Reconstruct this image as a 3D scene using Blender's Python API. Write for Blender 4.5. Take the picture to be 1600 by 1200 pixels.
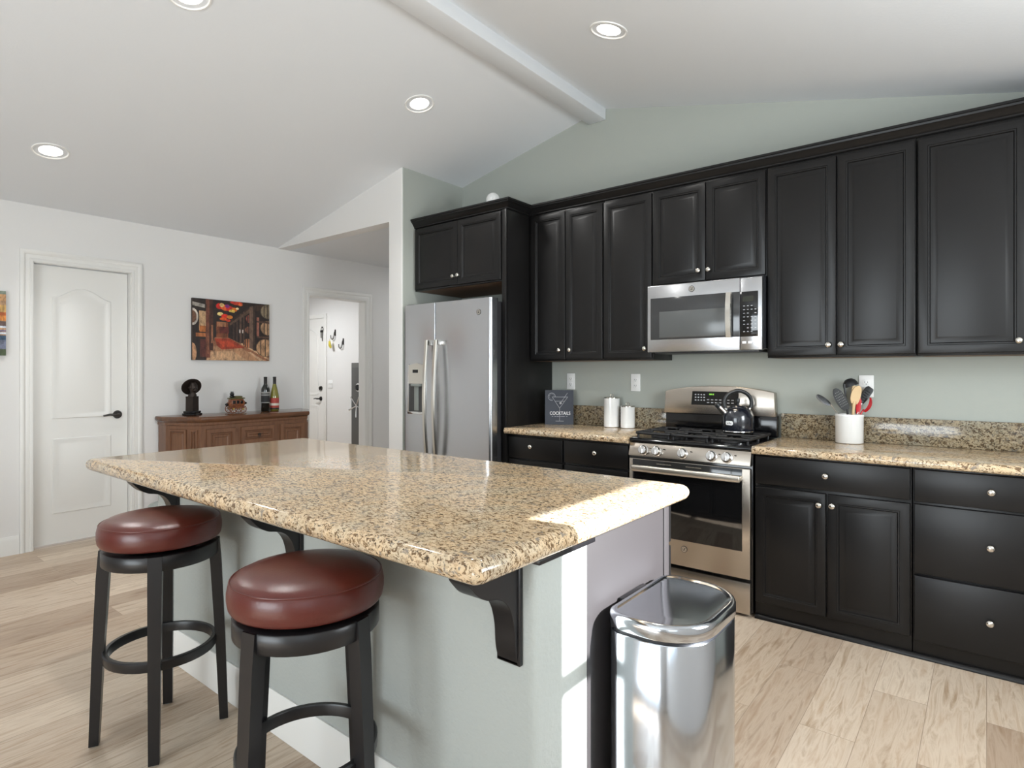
import bpy, bmesh, math, random
from mathutils import Vector, Matrix
random.seed(7)
R = math.radians
SC = bpy.context.scene
COL = SC.collection
for o in list(bpy.data.objects):
    bpy.data.objects.remove(o)

# ---------------------------------------------------------------- camera
cd = bpy.data.cameras.new('camera')
cam = bpy.data.objects.new('camera', cd)
COL.objects.link(cam)
cam.location = (0, 0, 1.33)
cam.rotation_euler = (R(90), 0, R(38.565))
cd.sensor_width = 36
cd.lens = 36 * 930 / 1600
cd.shift_y = -18.4 / 1600
cd.clip_start = .05
SC.camera = cam

# ---------------------------------------------------------------- view, world, sun, daylight
SC.view_settings.view_transform = 'Standard'
SC.view_settings.look = 'None'
SC.view_settings.gamma = 1
SC.view_settings.use_curve_mapping = False
SC.view_settings.exposure = 0.1
w = bpy.data.worlds.new('sky')
SC.world = w
w.use_nodes = True
bg = w.node_tree.nodes['Background']
bg.inputs[0].default_value = (.80, .90, 1, 1)
bg.inputs[1].default_value = 1.2


def lamp(name, kind, loc, energy, color=(1, 1, 1), direction=None, size=None, size_y=None, spread=None):
    d = bpy.data.lights.new(name, kind)
    d.energy = energy
    d.color = color
    if kind == 'AREA':
        d.size = size
        if size_y:
            d.shape = 'RECTANGLE'
            d.size_y = size_y
        else:
            d.shape = 'DISK'
        if spread:
            d.spread = spread
    o = bpy.data.objects.new(name, d)
    COL.objects.link(o)
    o.location = loc
    if direction:
        o.rotation_euler = Vector(direction).to_track_quat('-Z', 'Y').to_euler()
    return o


SUN_DIR = (-1, -.14, -.57)
sun = lamp('sun', 'SUN', (6, 3, 6), 27, (.97, .985, 1), SUN_DIR)
sun.data.angle = R(.53)
# daylight entering through the openings in the walls outside the frame
lamp('patio_daylight', 'AREA', (-1.2, -3.12, 1.18), 122, (.88, .955, 1), (.1, 1, .75), 2.2, 2.1)
lamp('side_daylight', 'AREA', (1.09, -1.15, 1.5), 6, (.87, .955, 1), (-1, 0, .4), 1.7, 1.2)
lamp('sink_window_daylight', 'AREA', (1.09, 2.05, 1.66), 50, (.90, .965, 1), (-1, .15, -.12), .95, 1.05, R(165))


# ---------------------------------------------------------------- materials
def lin(c):
    return tuple((x / 12.92 if x <= .04045 else ((x + .055) / 1.055) ** 2.4) for x in [v / 255 for v in c])


MATS = {}


def mat(name, rgb, rough=.5, metal=0, spec=.5, coat=0, emit=0, bump=0, bscale=60, linear=False, bdist=.002):
    m = bpy.data.materials.new(name)
    m.use_nodes = True
    nt = m.node_tree
    b = nt.nodes['Principled BSDF']
    c = rgb if linear else lin(rgb)
    b.inputs['Base Color'].default_value = (*c, 1)
    b.inputs['Roughness'].default_value = rough
    b.inputs['Metallic'].default_value = metal
    b.inputs['Specular IOR Level'].default_value = spec
    b.inputs['Coat Weight'].default_value = coat
    if emit:
        b.inputs['Emission Color'].default_value = (*c, 1)
        b.inputs['Emission Strength'].default_value = emit
    if bump:
        tc = nt.nodes.new('ShaderNodeTexCoord')
        n = nt.nodes.new('ShaderNodeTexNoise')
        n.inputs['Scale'].default_value = bscale
        n.inputs['Detail'].default_value = 3
        bp = nt.nodes.new('ShaderNodeBump')
        bp.inputs['Strength'].default_value = bump
        bp.inputs['Distance'].default_value = bdist
        nt.links.new(tc.outputs['Object'], n.inputs['Vector'])
        nt.links.new(n.outputs['Fac'], bp.inputs['Height'])
        nt.links.new(bp.outputs['Normal'], b.inputs['Normal'])
    MATS[name] = m
    return m


def ramp(nt, stops, interp='LINEAR'):
    r = nt.nodes.new('ShaderNodeValToRGB')
    cr = r.color_ramp
    cr.interpolation = interp
    while len(cr.elements) < len(stops):
        cr.elements.new(.5)
    for e, (p, c) in zip(cr.elements, stops):
        e.position = p
        e.color = (*lin(c), 1) if len(c) == 3 else c
    return r


def mixc(nt, fac, a, b, mode='MIX'):
    n = nt.nodes.new('ShaderNodeMix')
    n.data_type = 'RGBA'
    n.blend_type = mode
    if isinstance(fac, float):
        n.inputs[0].default_value = fac
    else:
        nt.links.new(fac, n.inputs[0])
    for i, v in ((6, a), (7, b)):
        if isinstance(v, tuple):
            n.inputs[i].default_value = (*lin(v), 1)
        else:
            nt.links.new(v, n.inputs[i])
    return n.outputs[2]


def coords(nt, scale=(1, 1, 1), rot=(0, 0, 0), loc=(0, 0, 0)):
    tc = nt.nodes.new('ShaderNodeTexCoord')
    mp = nt.nodes.new('ShaderNodeMapping')
    mp.inputs['Scale'].default_value = scale
    mp.inputs['Rotation'].default_value = rot
    mp.inputs['Location'].default_value = loc
    nt.links.new(tc.outputs['Object'], mp.inputs['Vector'])
    return mp.outputs['Vector']


def noise(nt, vec, scale, detail=3, rough=.5, dist=0):
    n = nt.nodes.new('ShaderNodeTexNoise')
    n.inputs['Scale'].default_value = scale
    n.inputs['Detail'].default_value = detail
    n.inputs['Roughness'].default_value = rough
    n.inputs['Distortion'].default_value = dist
    nt.links.new(vec, n.inputs['Vector'])
    return n.outputs['Fac']


def granite(name, shift=0.0, grey=0.0, k=0.0):
    m = mat(name, (190, 165, 130), rough=.10, spec=.5)
    nt = m.node_tree
    b = nt.nodes['Principled BSDF']
    v = coords(nt, loc=(shift, shift * .7, 0), rot=(.2, .1, .5))
    vs = coords(nt, scale=(1, 1.9, 1.3), loc=(shift, 0, 0), rot=(0, 0, .7))
    vo = nt.nodes.new('ShaderNodeTexVoronoi')
    vo.inputs['Scale'].default_value = 105
    nt.links.new(vs, vo.inputs['Vector'])
    cell = nt.nodes.new('ShaderNodeSeparateColor')
    nt.links.new(vo.outputs['Color'], cell.inputs[0])
    base = ramp(nt, [(0, (214, 200, 176)), (.35, (198, 180, 152)), (.62, (206, 192, 168)), (.84, (166, 148, 124)), (1, (136, 122, 106))])
    nt.links.new(cell.outputs[0], base.inputs[0])
    big = ramp(nt, [(.35, (200, 184, 156)), (.52, (222, 184, 136)), (.68, (182, 168, 146))])
    nt.links.new(noise(nt, v, 5.5, 4), big.inputs[0])
    c1 = mixc(nt, .45, base.outputs[0], big.outputs[0])
    # brown and dark mineral streaks
    f1 = ramp(nt, [(.53 - k, (0, 0, 0)), (.585 - k, (255, 255, 255))])
    nt.links.new(noise(nt, vs, 62, 5, .62, .9), f1.inputs[0])
    c2 = mixc(nt, f1.outputs[0], c1, (112, 88, 62))
    f2 = ramp(nt, [(.572 - k, (0, 0, 0)), (.615 - k, (255, 255, 255))])
    nt.links.new(noise(nt, vs, 88, 6, .66, 1.2), f2.inputs[0])
    c3 = mixc(nt, f2.outputs[0], c2, (52, 44, 38))
    f3 = ramp(nt, [(.60, (0, 0, 0)), (.66, (255, 255, 255))])
    nt.links.new(noise(nt, v, 30, 4, .6, .4), f3.inputs[0])
    c4 = mixc(nt, f3.outputs[0], c3, (138, 128, 116))
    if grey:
        c4 = mixc(nt, grey, c4, (124, 140, 142), 'MULTIPLY')  # tint that puts the duller lighting into the stone colour
    nt.links.new(c4, b.inputs['Base Color'])
    return m


def planks():
    m = mat('light_oak_planks', (190, 165, 140), rough=.42, spec=.4)
    nt = m.node_tree
    b = nt.nodes['Principled BSDF']
    v = coords(nt, rot=(0, 0, R(90)))
    br = nt.nodes.new('ShaderNodeTexBrick')
    br.offset = .37
    br.inputs['Scale'].default_value = 1
    br.inputs['Brick Width'].default_value = 1.22
    br.inputs['Row Height'].default_value = .185
    br.inputs['Mortar Size'].default_value = .0012
    br.inputs['Mortar Smooth'].default_value = .2
    br.inputs['Bias'].default_value = 0
    br.inputs['Color1'].default_value = (0, 0, 0, 1)
    br.inputs['Color2'].default_value = (1, 1, 1, 1)
    br.inputs['Mortar'].default_value = (.3, .3, .3, 1)
    nt.links.new(v, br.inputs['Vector'])
    tone = ramp(nt, [(0, (168, 147, 127)), (.35, (194, 176, 156)), (.75, (212, 196, 176)), (1, (182, 162, 141))])
    nt.links.new(br.outputs['Color'], tone.inputs[0])
    # offset the grain from plank to plank
    va = nt.nodes.new('ShaderNodeVectorMath')
    va.operation = 'MULTIPLY_ADD'
    nt.links.new(br.outputs['Color'], va.inputs[0])
    va.inputs[1].default_value = (7, 3, 0)
    nt.links.new(v, va.inputs[2])
    mp = nt.nodes.new('ShaderNodeMapping')
    mp.inputs['Scale'].default_value = (1.6, 15, 1)
    nt.links.new(va.outputs[0], mp.inputs['Vector'])
    g = ramp(nt, [(.3, (192, 174, 154)), (.5, (255, 255, 255)), (.7, (216, 200, 184))])
    nt.links.new(noise(nt, mp.outputs[0], 2.1, 6, .6, .8), g.inputs[0])
    c = mixc(nt, .8, tone.outputs[0], g.outputs[0], 'MULTIPLY')
    mp2 = nt.nodes.new('ShaderNodeMapping')
    mp2.inputs['Scale'].default_value = (3.2, 7, 1)
    nt.links.new(va.outputs[0], mp2.inputs['Vector'])
    k = ramp(nt, [(.66, (0, 0, 0)), (.78, (255, 255, 255))])
    nt.links.new(noise(nt, mp2.outputs[0], 1.9, 3, .55, .6), k.inputs[0])
    kf = nt.nodes.new('ShaderNodeMath')
    kf.operation = 'MULTIPLY'
    kf.inputs[1].default_value = .7
    nt.links.new(k.outputs[0], kf.inputs[0])
    c = mixc(nt, kf.outputs[0], c, (146, 118, 92))
    mf = nt.nodes.new('ShaderNodeMath')
    mf.operation = 'MULTIPLY'
    mf.inputs[1].default_value = .55
    nt.links.new(br.outputs['Fac'], mf.inputs[0])
    c = mixc(nt, mf.outputs[0], c, (110, 90, 72))
    nt.links.new(c, b.inputs['Base Color'])
    return m


def wood(name, a, bcol, rough=.35, axis_scale=(2, 12, 12)):
    m = mat(name, a, rough=rough, coat=.15)
    nt = m.node_tree
    b = nt.nodes['Principled BSDF']
    v = coords(nt, scale=axis_scale)
    r = ramp(nt, [(.3, bcol), (.62, a)])
    nt.links.new(noise(nt, v, 3, 5, .6, .8), r.inputs[0])
    nt.links.new(r.outputs[0], b.inputs['Base Color'])
    return m


def brushed(name, rgb, rough, stretch=(1, 1, 90)):
    m = mat(name, rgb, rough=rough, metal=1)
    nt = m.node_tree
    b = nt.nodes['Principled BSDF']
    v = coords(nt, scale=stretch)
    f = noise(nt, v, 5, 2)
    mr = nt.nodes.new('ShaderNodeMapRange')
    mr.inputs['To Min'].default_value = rough - .006
    mr.inputs['To Max'].default_value = rough + .006
    nt.links.new(f, mr.inputs['Value'])
    nt.links.new(mr.outputs[0], b.inputs['Roughness'])
    return m


M_WHITE = mat('white_wall_paint', (226, 225, 223), .75, spec=.2, bump=.25, bscale=90)
M_CEIL = mat('ceiling_paint', (226, 229, 232), .85, spec=.1, bump=.25, bscale=70)
M_SAGE = mat('sage_wall_paint', (168, 172, 165), .7, spec=.2, bump=.25, bscale=90)
M_TRIM = mat('white_gloss_trim', (230, 229, 225), .35)
M_FLOOR = planks()
M_GRAN = granite('speckled_granite')
M_GRANB = granite('shade_greyed_granite', 3.3, .6, .018)  # same stone as the worktops, its greyer lighting mixed into the colour
M_CAB = mat('espresso_lacquer', (21, 20, 20), .33, spec=.32)
M_CABIN = mat('cabinet_interior_maple', (120, 92, 70), .6)
M_NICK = mat('brushed_nickel', (214, 210, 202), .22, metal=1)
M_STEEL = brushed('brushed_stainless', (198, 200, 204), .25)
M_STEELR = brushed('range_stainless', (186, 178, 168), .27)
M_HAND = mat('satin_handle', (214, 208, 198), .34, metal=1)
M_CAN = mat('polished_stainless', (200, 205, 212), .12, metal=1)
M_CHROME = mat('chrome', (225, 225, 225), .08, metal=1)
M_DARKPL = mat('charcoal_plastic', (40, 40, 43), .4)
M_BLACK = mat('black_enamel', (14, 14, 16), .12, spec=.5)
M_IRON = mat('cast_iron', (24, 24, 26), .5)
M_GLASSB = mat('black_oven_glass', (16, 16, 17), .06, spec=.6)
M_GLASSM = mat('grey_microwave_glass', (52, 53, 54), .1, spec=.6)
M_MESHW = mat('microwave_window_mesh', (86, 88, 88), .2, spec=.5)
M_BWOOD = mat('black_stained_wood', (24, 23, 25), .32, spec=.5)
M_LEATH = mat('oxblood_leather', (86, 33, 26), .31, spec=.55, bump=.15, bscale=140)
M_WPL = mat('white_plastic', (236, 236, 234), .35)
M_SLOT = mat('dark_slot', (30, 30, 30), .6)
M_CERAM = mat('white_glazed_ceramic', (232, 232, 230), .15, coat=.4)
M_NYLON = mat('black_nylon', (34, 36, 38), .4)
M_RED = mat('red_silicone', (186, 20, 34), .4)
M_BEECH = mat('beech_wood', (214, 184, 140), .55)
M_OAKM = wood('chestnut_wood', (118, 82, 58), (94, 62, 43), .4, (22, 22, 1.6))
M_OAKT = wood('chestnut_top_wood', (104, 70, 48), (82, 54, 38), .14, (14, 1.5, 14))
M_BRONZE = mat('dark_bronze', (52, 44, 40), .42, metal=.6)
M_KETTLE = mat('midnight_blue_enamel', (24, 27, 36), .22, spec=.6, coat=.5)
M_SIGN = mat('navy_board', (46, 51, 62), .5)
M_INKG = mat('pale_grey_ink', (186, 188, 192), .6)
M_INKW = mat('white_ink', (238, 238, 238), .6)
M_SAFE = mat('grey_safe_paint', (86, 86, 84), .45)
M_TOPSAFE = mat('safe_edge_paint', (104, 104, 100), .45)
M_GLOW = mat('downlight_lens', (255, 246, 232), .4, emit=9)
M_LCD = mat('green_display', (120, 190, 60), .4, emit=.6)
M_YEL = mat('yellow_tag', (196, 178, 60), .5)
M_GBIN = mat('grey_painted_metal', (140, 146, 142), .35)
M_DGL = mat('dark_green_glass', (18, 22, 18), .08, spec=.6, coat=.5)
M_OLGL = mat('olive_green_glass', (128, 122, 52), .1, spec=.6, coat=.5)
M_FOIL = mat('black_foil', (26, 24, 24), .35)
M_LABG = mat('grey_paper_label', (150, 150, 146), .6)
M_LABR = mat('red_paper_label', (168, 66, 56), .6)
M_LABC = mat('cream_paper_label', (214, 204, 190), .6)
M_HANGW = mat('dark_hardware', (70, 68, 66), .3, metal=1)


# ---------------------------------------------------------------- mesh helpers
class MB:
    def __init__(s):
        s.bm = bmesh.new()
        s.mi = 0

    def f(s, vs):
        try:
            fc = s.bm.faces.new(vs)
            fc.material_index = s.mi
            return fc
        except ValueError:
            return None

    def v(s, p):
        return s.bm.verts.new(p)

    def merge(s, t, M=None):
        mp = {}
        for v in t.verts:
            mp[v] = s.bm.verts.new(M @ v.co if M else v.co)
        for fc in t.faces:
            s.f([mp[v] for v in fc.verts])
        t.free()

    def box(s, x0, x1, y0, y1, z0, z1, b=0, seg=2, M=None):
        t = bmesh.new()
        bmesh.ops.create_cube(t, size=1)
        for v in t.verts:
            v.co = Vector(((x0 + x1) / 2 + v.co.x * (x1 - x0), (y0 + y1) / 2 + v.co.y * (y1 - y0), (z0 + z1) / 2 + v.co.z * (z1 - z0)))
        if b:
            bmesh.ops.bevel(t, geom=t.edges[:], offset=b, segments=seg, profile=.5, affect='EDGES')
        s.merge(t, M)
        return s

    def loft(s, loops, closed=True, cap0=True, cap1=True):
        L = [[s.v(p) for p in l] for l in loops]
        n = len(L[0])
        for a, b in zip(L, L[1:]):
            for i in range(n if closed else n - 1):
                j = (i + 1) % n
                s.f([a[i], a[j], b[j], b[i]])
        if cap0:
            s.f(list(reversed(L[0])))
        if cap1:
            s.f(L[-1])
        return s

    def lathe(s, prof, c=(0, 0, 0), n=32, M=None, cap0=True, cap1=True):
        loops = []
        for r, z in prof:
            lp = []
            for i in range(n):
                a = 2 * math.pi * i / n
                p = Vector((r * math.cos(a), r * math.sin(a), z))
                if M:
                    p = M @ p
                lp.append(p + Vector(c))
            loops.append(lp)
        return s.loft(loops, True, cap0, cap1)

    def cyl(s, p0, p1, r0, r1=None, n=20):
        p0, p1 = Vector(p0), Vector(p1)
        r1 = r0 if r1 is None else r1
        q = (p1 - p0).to_track_quat('Z', 'Y').to_matrix()
        L = (p1 - p0).length
        return s.lathe([(r0, 0), (r1, L)], p0, n, q)

    def tube(s, pts, r, n=10, closed=False, sx=1, sy=1):
        pts = [Vector(p) for p in pts]
        N = len(pts)
        rs = r if isinstance(r, (list, tuple)) else [r] * N
        loops = []
        up = None
        for i in range(N):
            if closed:
                t = (pts[(i + 1) % N] - pts[i - 1]).normalized()
            else:
                t = (pts[min(i + 1, N - 1)] - pts[max(i - 1, 0)]).normalized()
            if up is None:
                up = Vector((0, 0, 1)) if abs(t.z) < .9 else Vector((0, 1, 0))
            sd = t.cross(up).normalized()
            up = sd.cross(t).normalized()
            loops.append([pts[i] + (sd * math.cos(2 * math.pi * k / n) * sx + up * math.sin(2 * math.pi * k / n) * sy) * rs[i] for k in range(n)])
        if closed:
            loops.append(loops[0])
            L = [[s.v(p) for p in l] for l in loops[:-1]]
            for i in range(N):
                a, b = L[i], L[(i + 1) % N]
                for k in range(n):
                    s.f([a[k], a[(k + 1) % n], b[(k + 1) % n], b[k]])
            return s
        return s.loft(loops)

    def prism(s, poly, axis, a0, a1, b=0, seg=2):
        """poly: 2D points; axis 'x': (y,z), 'y': (x,z), 'z': (x,y)"""
        def P(u, w, a):
            return {'x': (a, u, w), 'y': (u, a, w), 'z': (u, w, a)}[axis]
        t = bmesh.new()
        A = [t.verts.new(P(u, w, a0)) for u, w in poly]
        B = [t.verts.new(P(u, w, a1)) for u, w in poly]
        t.faces.new(A)
        t.faces.new(list(reversed(B)))
        n = len(poly)
        for i in range(n):
            t.faces.new([A[i], B[i], B[(i + 1) % n], A[(i + 1) % n]])
        bmesh.ops.recalc_face_normals(t, faces=t.faces[:])
        if b:
            ed = [e for e in t.edges if e.calc_face_angle(0) > .5]
            bmesh.ops.bevel(t, geom=ed, offset=b, segments=seg, profile=.5, affect='EDGES')
        s.merge(t)
        return s

    def sphere(s, c, r, sc=(1, 1, 1), M=None, n=16):
        t = bmesh.new()
        bmesh.ops.create_uvsphere(t, u_segments=n, v_segments=max(8, n // 2), radius=r)
        for v in t.verts:
            p = Vector((v.co.x * sc[0], v.co.y * sc[1], v.co.z * sc[2]))
            if M:
                p = M @ p
            v.co = p + Vector(c)
        s.merge(t)
        return s


ORG = {}


def tag(o, label=None, cat=None, group=None, kind=None):
    if label:
        o['label'] = label
    if cat:
        o['category'] = cat
    if group:
        o['group'] = group
    if kind:
        o['kind'] = kind
    return o


def empty(name, loc, label, cat, group=None):
    o = bpy.data.objects.new(name, None)
    COL.objects.link(o)
    o.location = loc
    o.empty_display_size = .05
    ORG[o] = Vector(loc)
    return tag(o, label, cat, group)


def build(name, mb, mats, parent=None, smooth=35, origin=None, label=None):
    me = bpy.data.meshes.new(name)
    bmesh.ops.recalc_face_normals(mb.bm, faces=mb.bm.faces[:])
    off = ORG[parent] if parent is not None else (Vector(origin) if origin else Vector((0, 0, 0)))
    for v in mb.bm.verts:
        v.co -= off
    mb.bm.to_mesh(me)
    mb.bm.free()
    for m in (mats if isinstance(mats, (list, tuple)) else [mats]):
        me.materials.append(m)
    if smooth:
        me.polygons.foreach_set('use_smooth', [True] * len(me.polygons))
        me.set_sharp_from_angle(angle=R(smooth))
    o = bpy.data.objects.new(name, me)
    COL.objects.link(o)
    if parent is not None:
        o.parent = parent
    else:
        o.location = off
    ORG[o] = off
    if label:
        o['label'] = label
    return o


def struct(name, mb, mats, smooth=35):
    return tag(build(name, mb, mats, smooth=smooth), kind='structure')


def copy_tree(o, parent=None):
    c = o.copy()
    COL.objects.link(c)
    if parent is not None:
        c.parent = parent
    for ch in [x for x in bpy.data.objects if x.parent == o]:
        copy_tree(ch, c)
    return c


def box(name, m, parent, *a, b=0, label=None):
    return build(name, MB().box(*a, b=b), m, parent, label=label)


# ---------------------------------------------------------------- the setting
XL, XR, YK, YB = -5.55, 1.15, 3.90, -3.2
EAVE = 2.575
RX, RZ = -2.25, 3.298


def zc(x):
    return EAVE + (RZ - EAVE) * (x - XL) / (RX - XL) if x < RX else RZ - .24 * (x - RX)


m = MB().box(-10, 4, YB - .5, 7.5, -.1, 0)
struct('floor', m, M_FLOOR)

m = MB()
m.prism([(XL - .12, zc(XL - .12)), (RX, RZ), (XR + .12, zc(XR + .12)), (XR + .12, zc(XR + .12) + .15), (RX, RZ + .15), (XL - .12, zc(XL - .12) + .15)], 'y', YB - .12, YK + .12)
struct('ceiling', m, M_CEIL, smooth=0)
m = MB().box(XL, -3.845, 3.321, 6.6, 2.568, 2.668)
struct('ceiling_hall', m, M_CEIL)
m = MB().box(-9.4, XL - .12, 2.8, 5.45, EAVE, EAVE + .1)
struct('ceiling_laundry', m, M_CEIL)
m = MB().box(-2.363, -2.214, YB, YK - .001, 3.207, 3.30, b=.006)
struct('trim_1', m, M_CEIL)

# kitchen gable wall, back of the picture
m = MB().prism([(-3.70, 0), (XR, 0), (XR, zc(XR) + .05), (RX, RZ + .05), (-3.70, zc(-3.70) + .05)], 'y', YK, YK + .12)
struct('wall_back', m, M_SAGE, smooth=0)
# wall between the hall and the fridge recess: sage towards the kitchen, white elsewhere
m = MB()
b = .018
pl = [(-3.845, 6.6), (-3.845, 3.20)]
pl += [(-3.68 - b + b * math.sin(t * math.pi / 8), 3.20 + b - b * math.cos(t * math.pi / 8)) for t in range(5)]
pl += [(-3.68, 6.6)]
zt = [zc(x) + .05 for x, y in pl]
A = [m.v((x, y, 0)) for x, y in pl]
B = [m.v((x, y, z)) for (x, y), z in zip(pl, zt)]
for i in range(len(pl)):
    j = (i + 1) % len(pl)
    m.mi = 1 if i >= 4 and i < len(pl) - 1 else 0
    m.f([A[i], A[j], B[j], B[i]])
m.mi = 0
m.f(B)
struct('wall_recess', m, [M_WHITE, M_SAGE])
# header over the hall opening
m = MB().prism([(XL, 2.568), (-3.8455, 2.568), (-3.8455, zc(-3.845) + .03), (XL, EAVE + .03)], 'y', 3.201, 3.32)
struct('wall_header', m, M_WHITE, smooth=0)
# left wall with two openings
D1 = (1.228, 1.905, 2.168)
D2 = (3.536, 4.29, 2.151)
m = MB()
for y0, y1, z0, z1 in ((YB, D1[0], 0, EAVE), (D1[0], D1[1], D1[2], EAVE), (D1[1], D2[0], 0, EAVE), (D2[0], D2[1], D2[2], EAVE), (D2[1], 6.6, 0, EAVE)):
    m.box(XL - .12, XL, y0, y1, z0, z1 + (.06 if z1 == EAVE else 0))
struct('wall_left', m, M_WHITE, smooth=0)
m = MB().box(XL, -3.845, 6.5, 6.6, 0, EAVE)
struct('wall_hall_end', m, M_WHITE)
# right wall with the sink window and a second window, front wall with the patio opening
WS = (1.56, 2.54, 1.10, 2.225)
W2 = (-2.0, -.3, .9, 2.1)
m = MB()
zr = zc(XR) + .08
for y0, y1, z0, z1 in ((YB, W2[0], 0, zr), (W2[0], W2[1], 0, W2[2]), (W2[0], W2[1], W2[3], zr), (W2[1], WS[0], 0, zr), (WS[0], WS[1], 0, WS[2]), (WS[0], WS[1], WS[3], zr), (WS[1], YK + .12, 0, zr)):
    m.box(XR, XR + .12, y0, y1, z0, z1)
struct('wall_right', m, M_WHITE, smooth=0)
m = MB()
PX = (-2.4, .0)
m.prism([(XL - .12, 0), (PX[0], 0), (PX[0], 2.24), (PX[1], 2.24), (PX[1], 0), (XR + .12, 0), (XR + .12, zc(XR) + .05), (RX, RZ + .05), (XL - .12, zc(XL) + .03)], 'y', YB - .12, YB)
struct('wall_front', m, M_WHITE, smooth=0)


def window(name, y0, y1, z0, z1, rails):
    m = MB()
    f = .035
    x0, x1 = XR + .03, XR + .09
    m.box(x0, x1, y0, y0 + f, z0, z1).box(x0, x1, y1 - f, y1, z0, z1).box(x0, x1, y0, y1, z0, z0 + f).box(x0, x1, y0, y1, z1 - f, z1)
    for r in rails:
        m.box(x0 + .01, x1 - .01, y0, y1, r - .02, r + .02)
    return struct(name, m, M_WPL)


window('window_1', *WS, [1.69])
window('window_2', *W2, [1.5])
m = MB()
for x in (PX[0] + .03, (PX[0] + PX[1]) / 2, PX[1] - .03):
    m.box(x - .03, x + .03, YB - .1, YB - .04, 0, 2.24)
m.box(PX[0], PX[1], YB - .1, YB - .04, 2.18, 2.24).box(PX[0], PX[1], YB - .1, YB - .04, 0, .05)
struct('window_3', m, M_WPL)

# laundry room beyond the second opening
m = MB()
m.box(-9.4, XL - .12, 5.32, 5.44, 0, EAVE)
m.box(-9.4, -9.28, 2.8, 5.32, 0, EAVE)
m.box(-9.28, XL - .12, 2.8, 2.92, 0, EAVE)
struct('wall_laundry', m, M_WHITE, smooth=0)
lamp('laundry_ceiling_lamp', 'AREA', (-7.6, 4.1, 2.55), 34, (.96, .98, 1), (0, 0, -1), .5)
lamp('hall_ceiling_lamp', 'AREA', (-4.7, 5.3, 2.55), 9, (.96, .98, 1), (0, 0, -1), .2)


def casing(name, X, y0, y1, zt, wd=.066):
    """U-shaped moulded casing on the +X side of a wall at X"""
    m = MB()
    prof = [(-.012, -.02), (-.012, .012), (.006, .014), (.010, .010), (.022, .012), (.034, .010), (.040, .017), (wd - .006, .020), (wd, .016), (wd, 0)]
    loops = []
    for o, h in prof:
        loops.append([(X + h, y0 - o, 0), (X + h, y0 - o, zt + o * 1.1), (X + h, y1 + o, zt + o * 1.1), (X + h, y1 + o, 0)])
    m.loft(loops, closed=False, cap0=False, cap1=False)
    return struct(name, m, M_TRIM, smooth=50)


casing('trim_2', XL, D1[0], D1[1], D1[2])
casing('trim_3', XL, D2[0], D2[1], D2[2])
m = MB()
for d in (D1, D2):
    m.box(XL - .12, XL, d[0] - .001, d[0] + .018, 0, d[2]).box(XL - .12, XL, d[1] - .018, d[1] + .001, 0, d[2]).box(XL - .12, XL, d[0], d[1], d[2] - .018, d[2] + .001)
struct('trim_4', m, M_TRIM)


def inset(poly, d):
    n = len(poly)
    out = []
    for i in range(n):
        p0, p1, p2 = (Vector(poly[i - 1]), Vector(poly[i]), Vector(poly[(i + 1) % n]))
        e1, e2 = (p1 - p0).normalized(), (p2 - p1).normalized()
        n1, n2 = Vector((-e1.y, e1.x)), Vector((-e2.y, e2.x))
        bi = n1 + n2
        bi = bi / max(.3, bi.dot(n1))
        out.append(tuple(p1 + bi * d))
    return out


def raised(mb, poly, P, prof):
    """moulding on a face: poly CCW 2D, P maps (u,w,h)->3D, prof list of (inset,height)"""
    loops = []
    for d, h in prof:
        q = inset(poly, d)
        loops.append([P(u, w, h) for u, w in q])
    mb.loft(loops, cap0=False, cap1=True)


def interior_door(parent, name, P, width, zt):
    """two-panel slab with an arched top panel; P(u, z, h)"""
    m = MB()
    s = .0
    outline = [(0, .012), (width, .012), (width, zt), (0, zt)]
    m.loft([[P(u, z, -.038) for u, z in outline], [P(u, z, 0) for u, z in outline]])
    st = width * .19
    lo = [(st, .24), (width - st, .24), (width - st, .82), (st, .82)]
    zt2, zs = zt - .155, zt - .24
    hi = [(st, .97), (width - st, .97), (width - st, zs)]
    N = 12
    for i in range(1, N):
        t = i / N
        u = width - st - t * (width - 2 * st)
        hi.append((u, zs + (zt2 - zs) * (.5 - .5 * math.cos(2 * math.pi * t)) ** .8))
    hi.append((st, zs))
    pr = [(0, 0), (.005, .006), (.014, .006), (.028, .0015), (.05, .0015), (.07, .005)]
    for q in (lo, hi):
        raised(m, q, P, pr)
    return build(name, m, M_TRIM, parent, smooth=30)


def lever(parent, P, flip, m_=None):
    m = MB()
    c = Vector(P(0, 0, 0))
    a = Vector(P(0, 0, 1)) - c
    side = (Vector(P(1, 0, 0)) - c) * flip
    m.cyl(c, c + a * .012, .034, .030, 24)
    m.cyl(c + a * .012, c + a * .055, .011, .010, 12)
    m.tube([c + a * .055, c + a * .058 + side * .03, c + a * .052 + side * .07 + Vector((0, 0, .004)), c + a * .05 + side * .115 - Vector((0, 0, .004))], [.011, .011, .009, .007], 10)
    return build('door_handle', m, m_ or M_HANGW, parent, smooth=50, label='dark metal lever handle')


XD = XL - .055
d1 = empty('door_1', (XD, D1[0], 0), 'white closed two-panel door with arched upper panel and lever handle in left wall', 'door')
d1['kind'] = 'structure'
interior_door(d1, 'door_slab', lambda u, z, h: (XD + h, D1[0] + .021 + u, z), D1[1] - D1[0] - .042, 2.145)
lever(d1, lambda u, z, h: (XD + h, D1[1] - .095 + u, .982 + z), -1)

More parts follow.
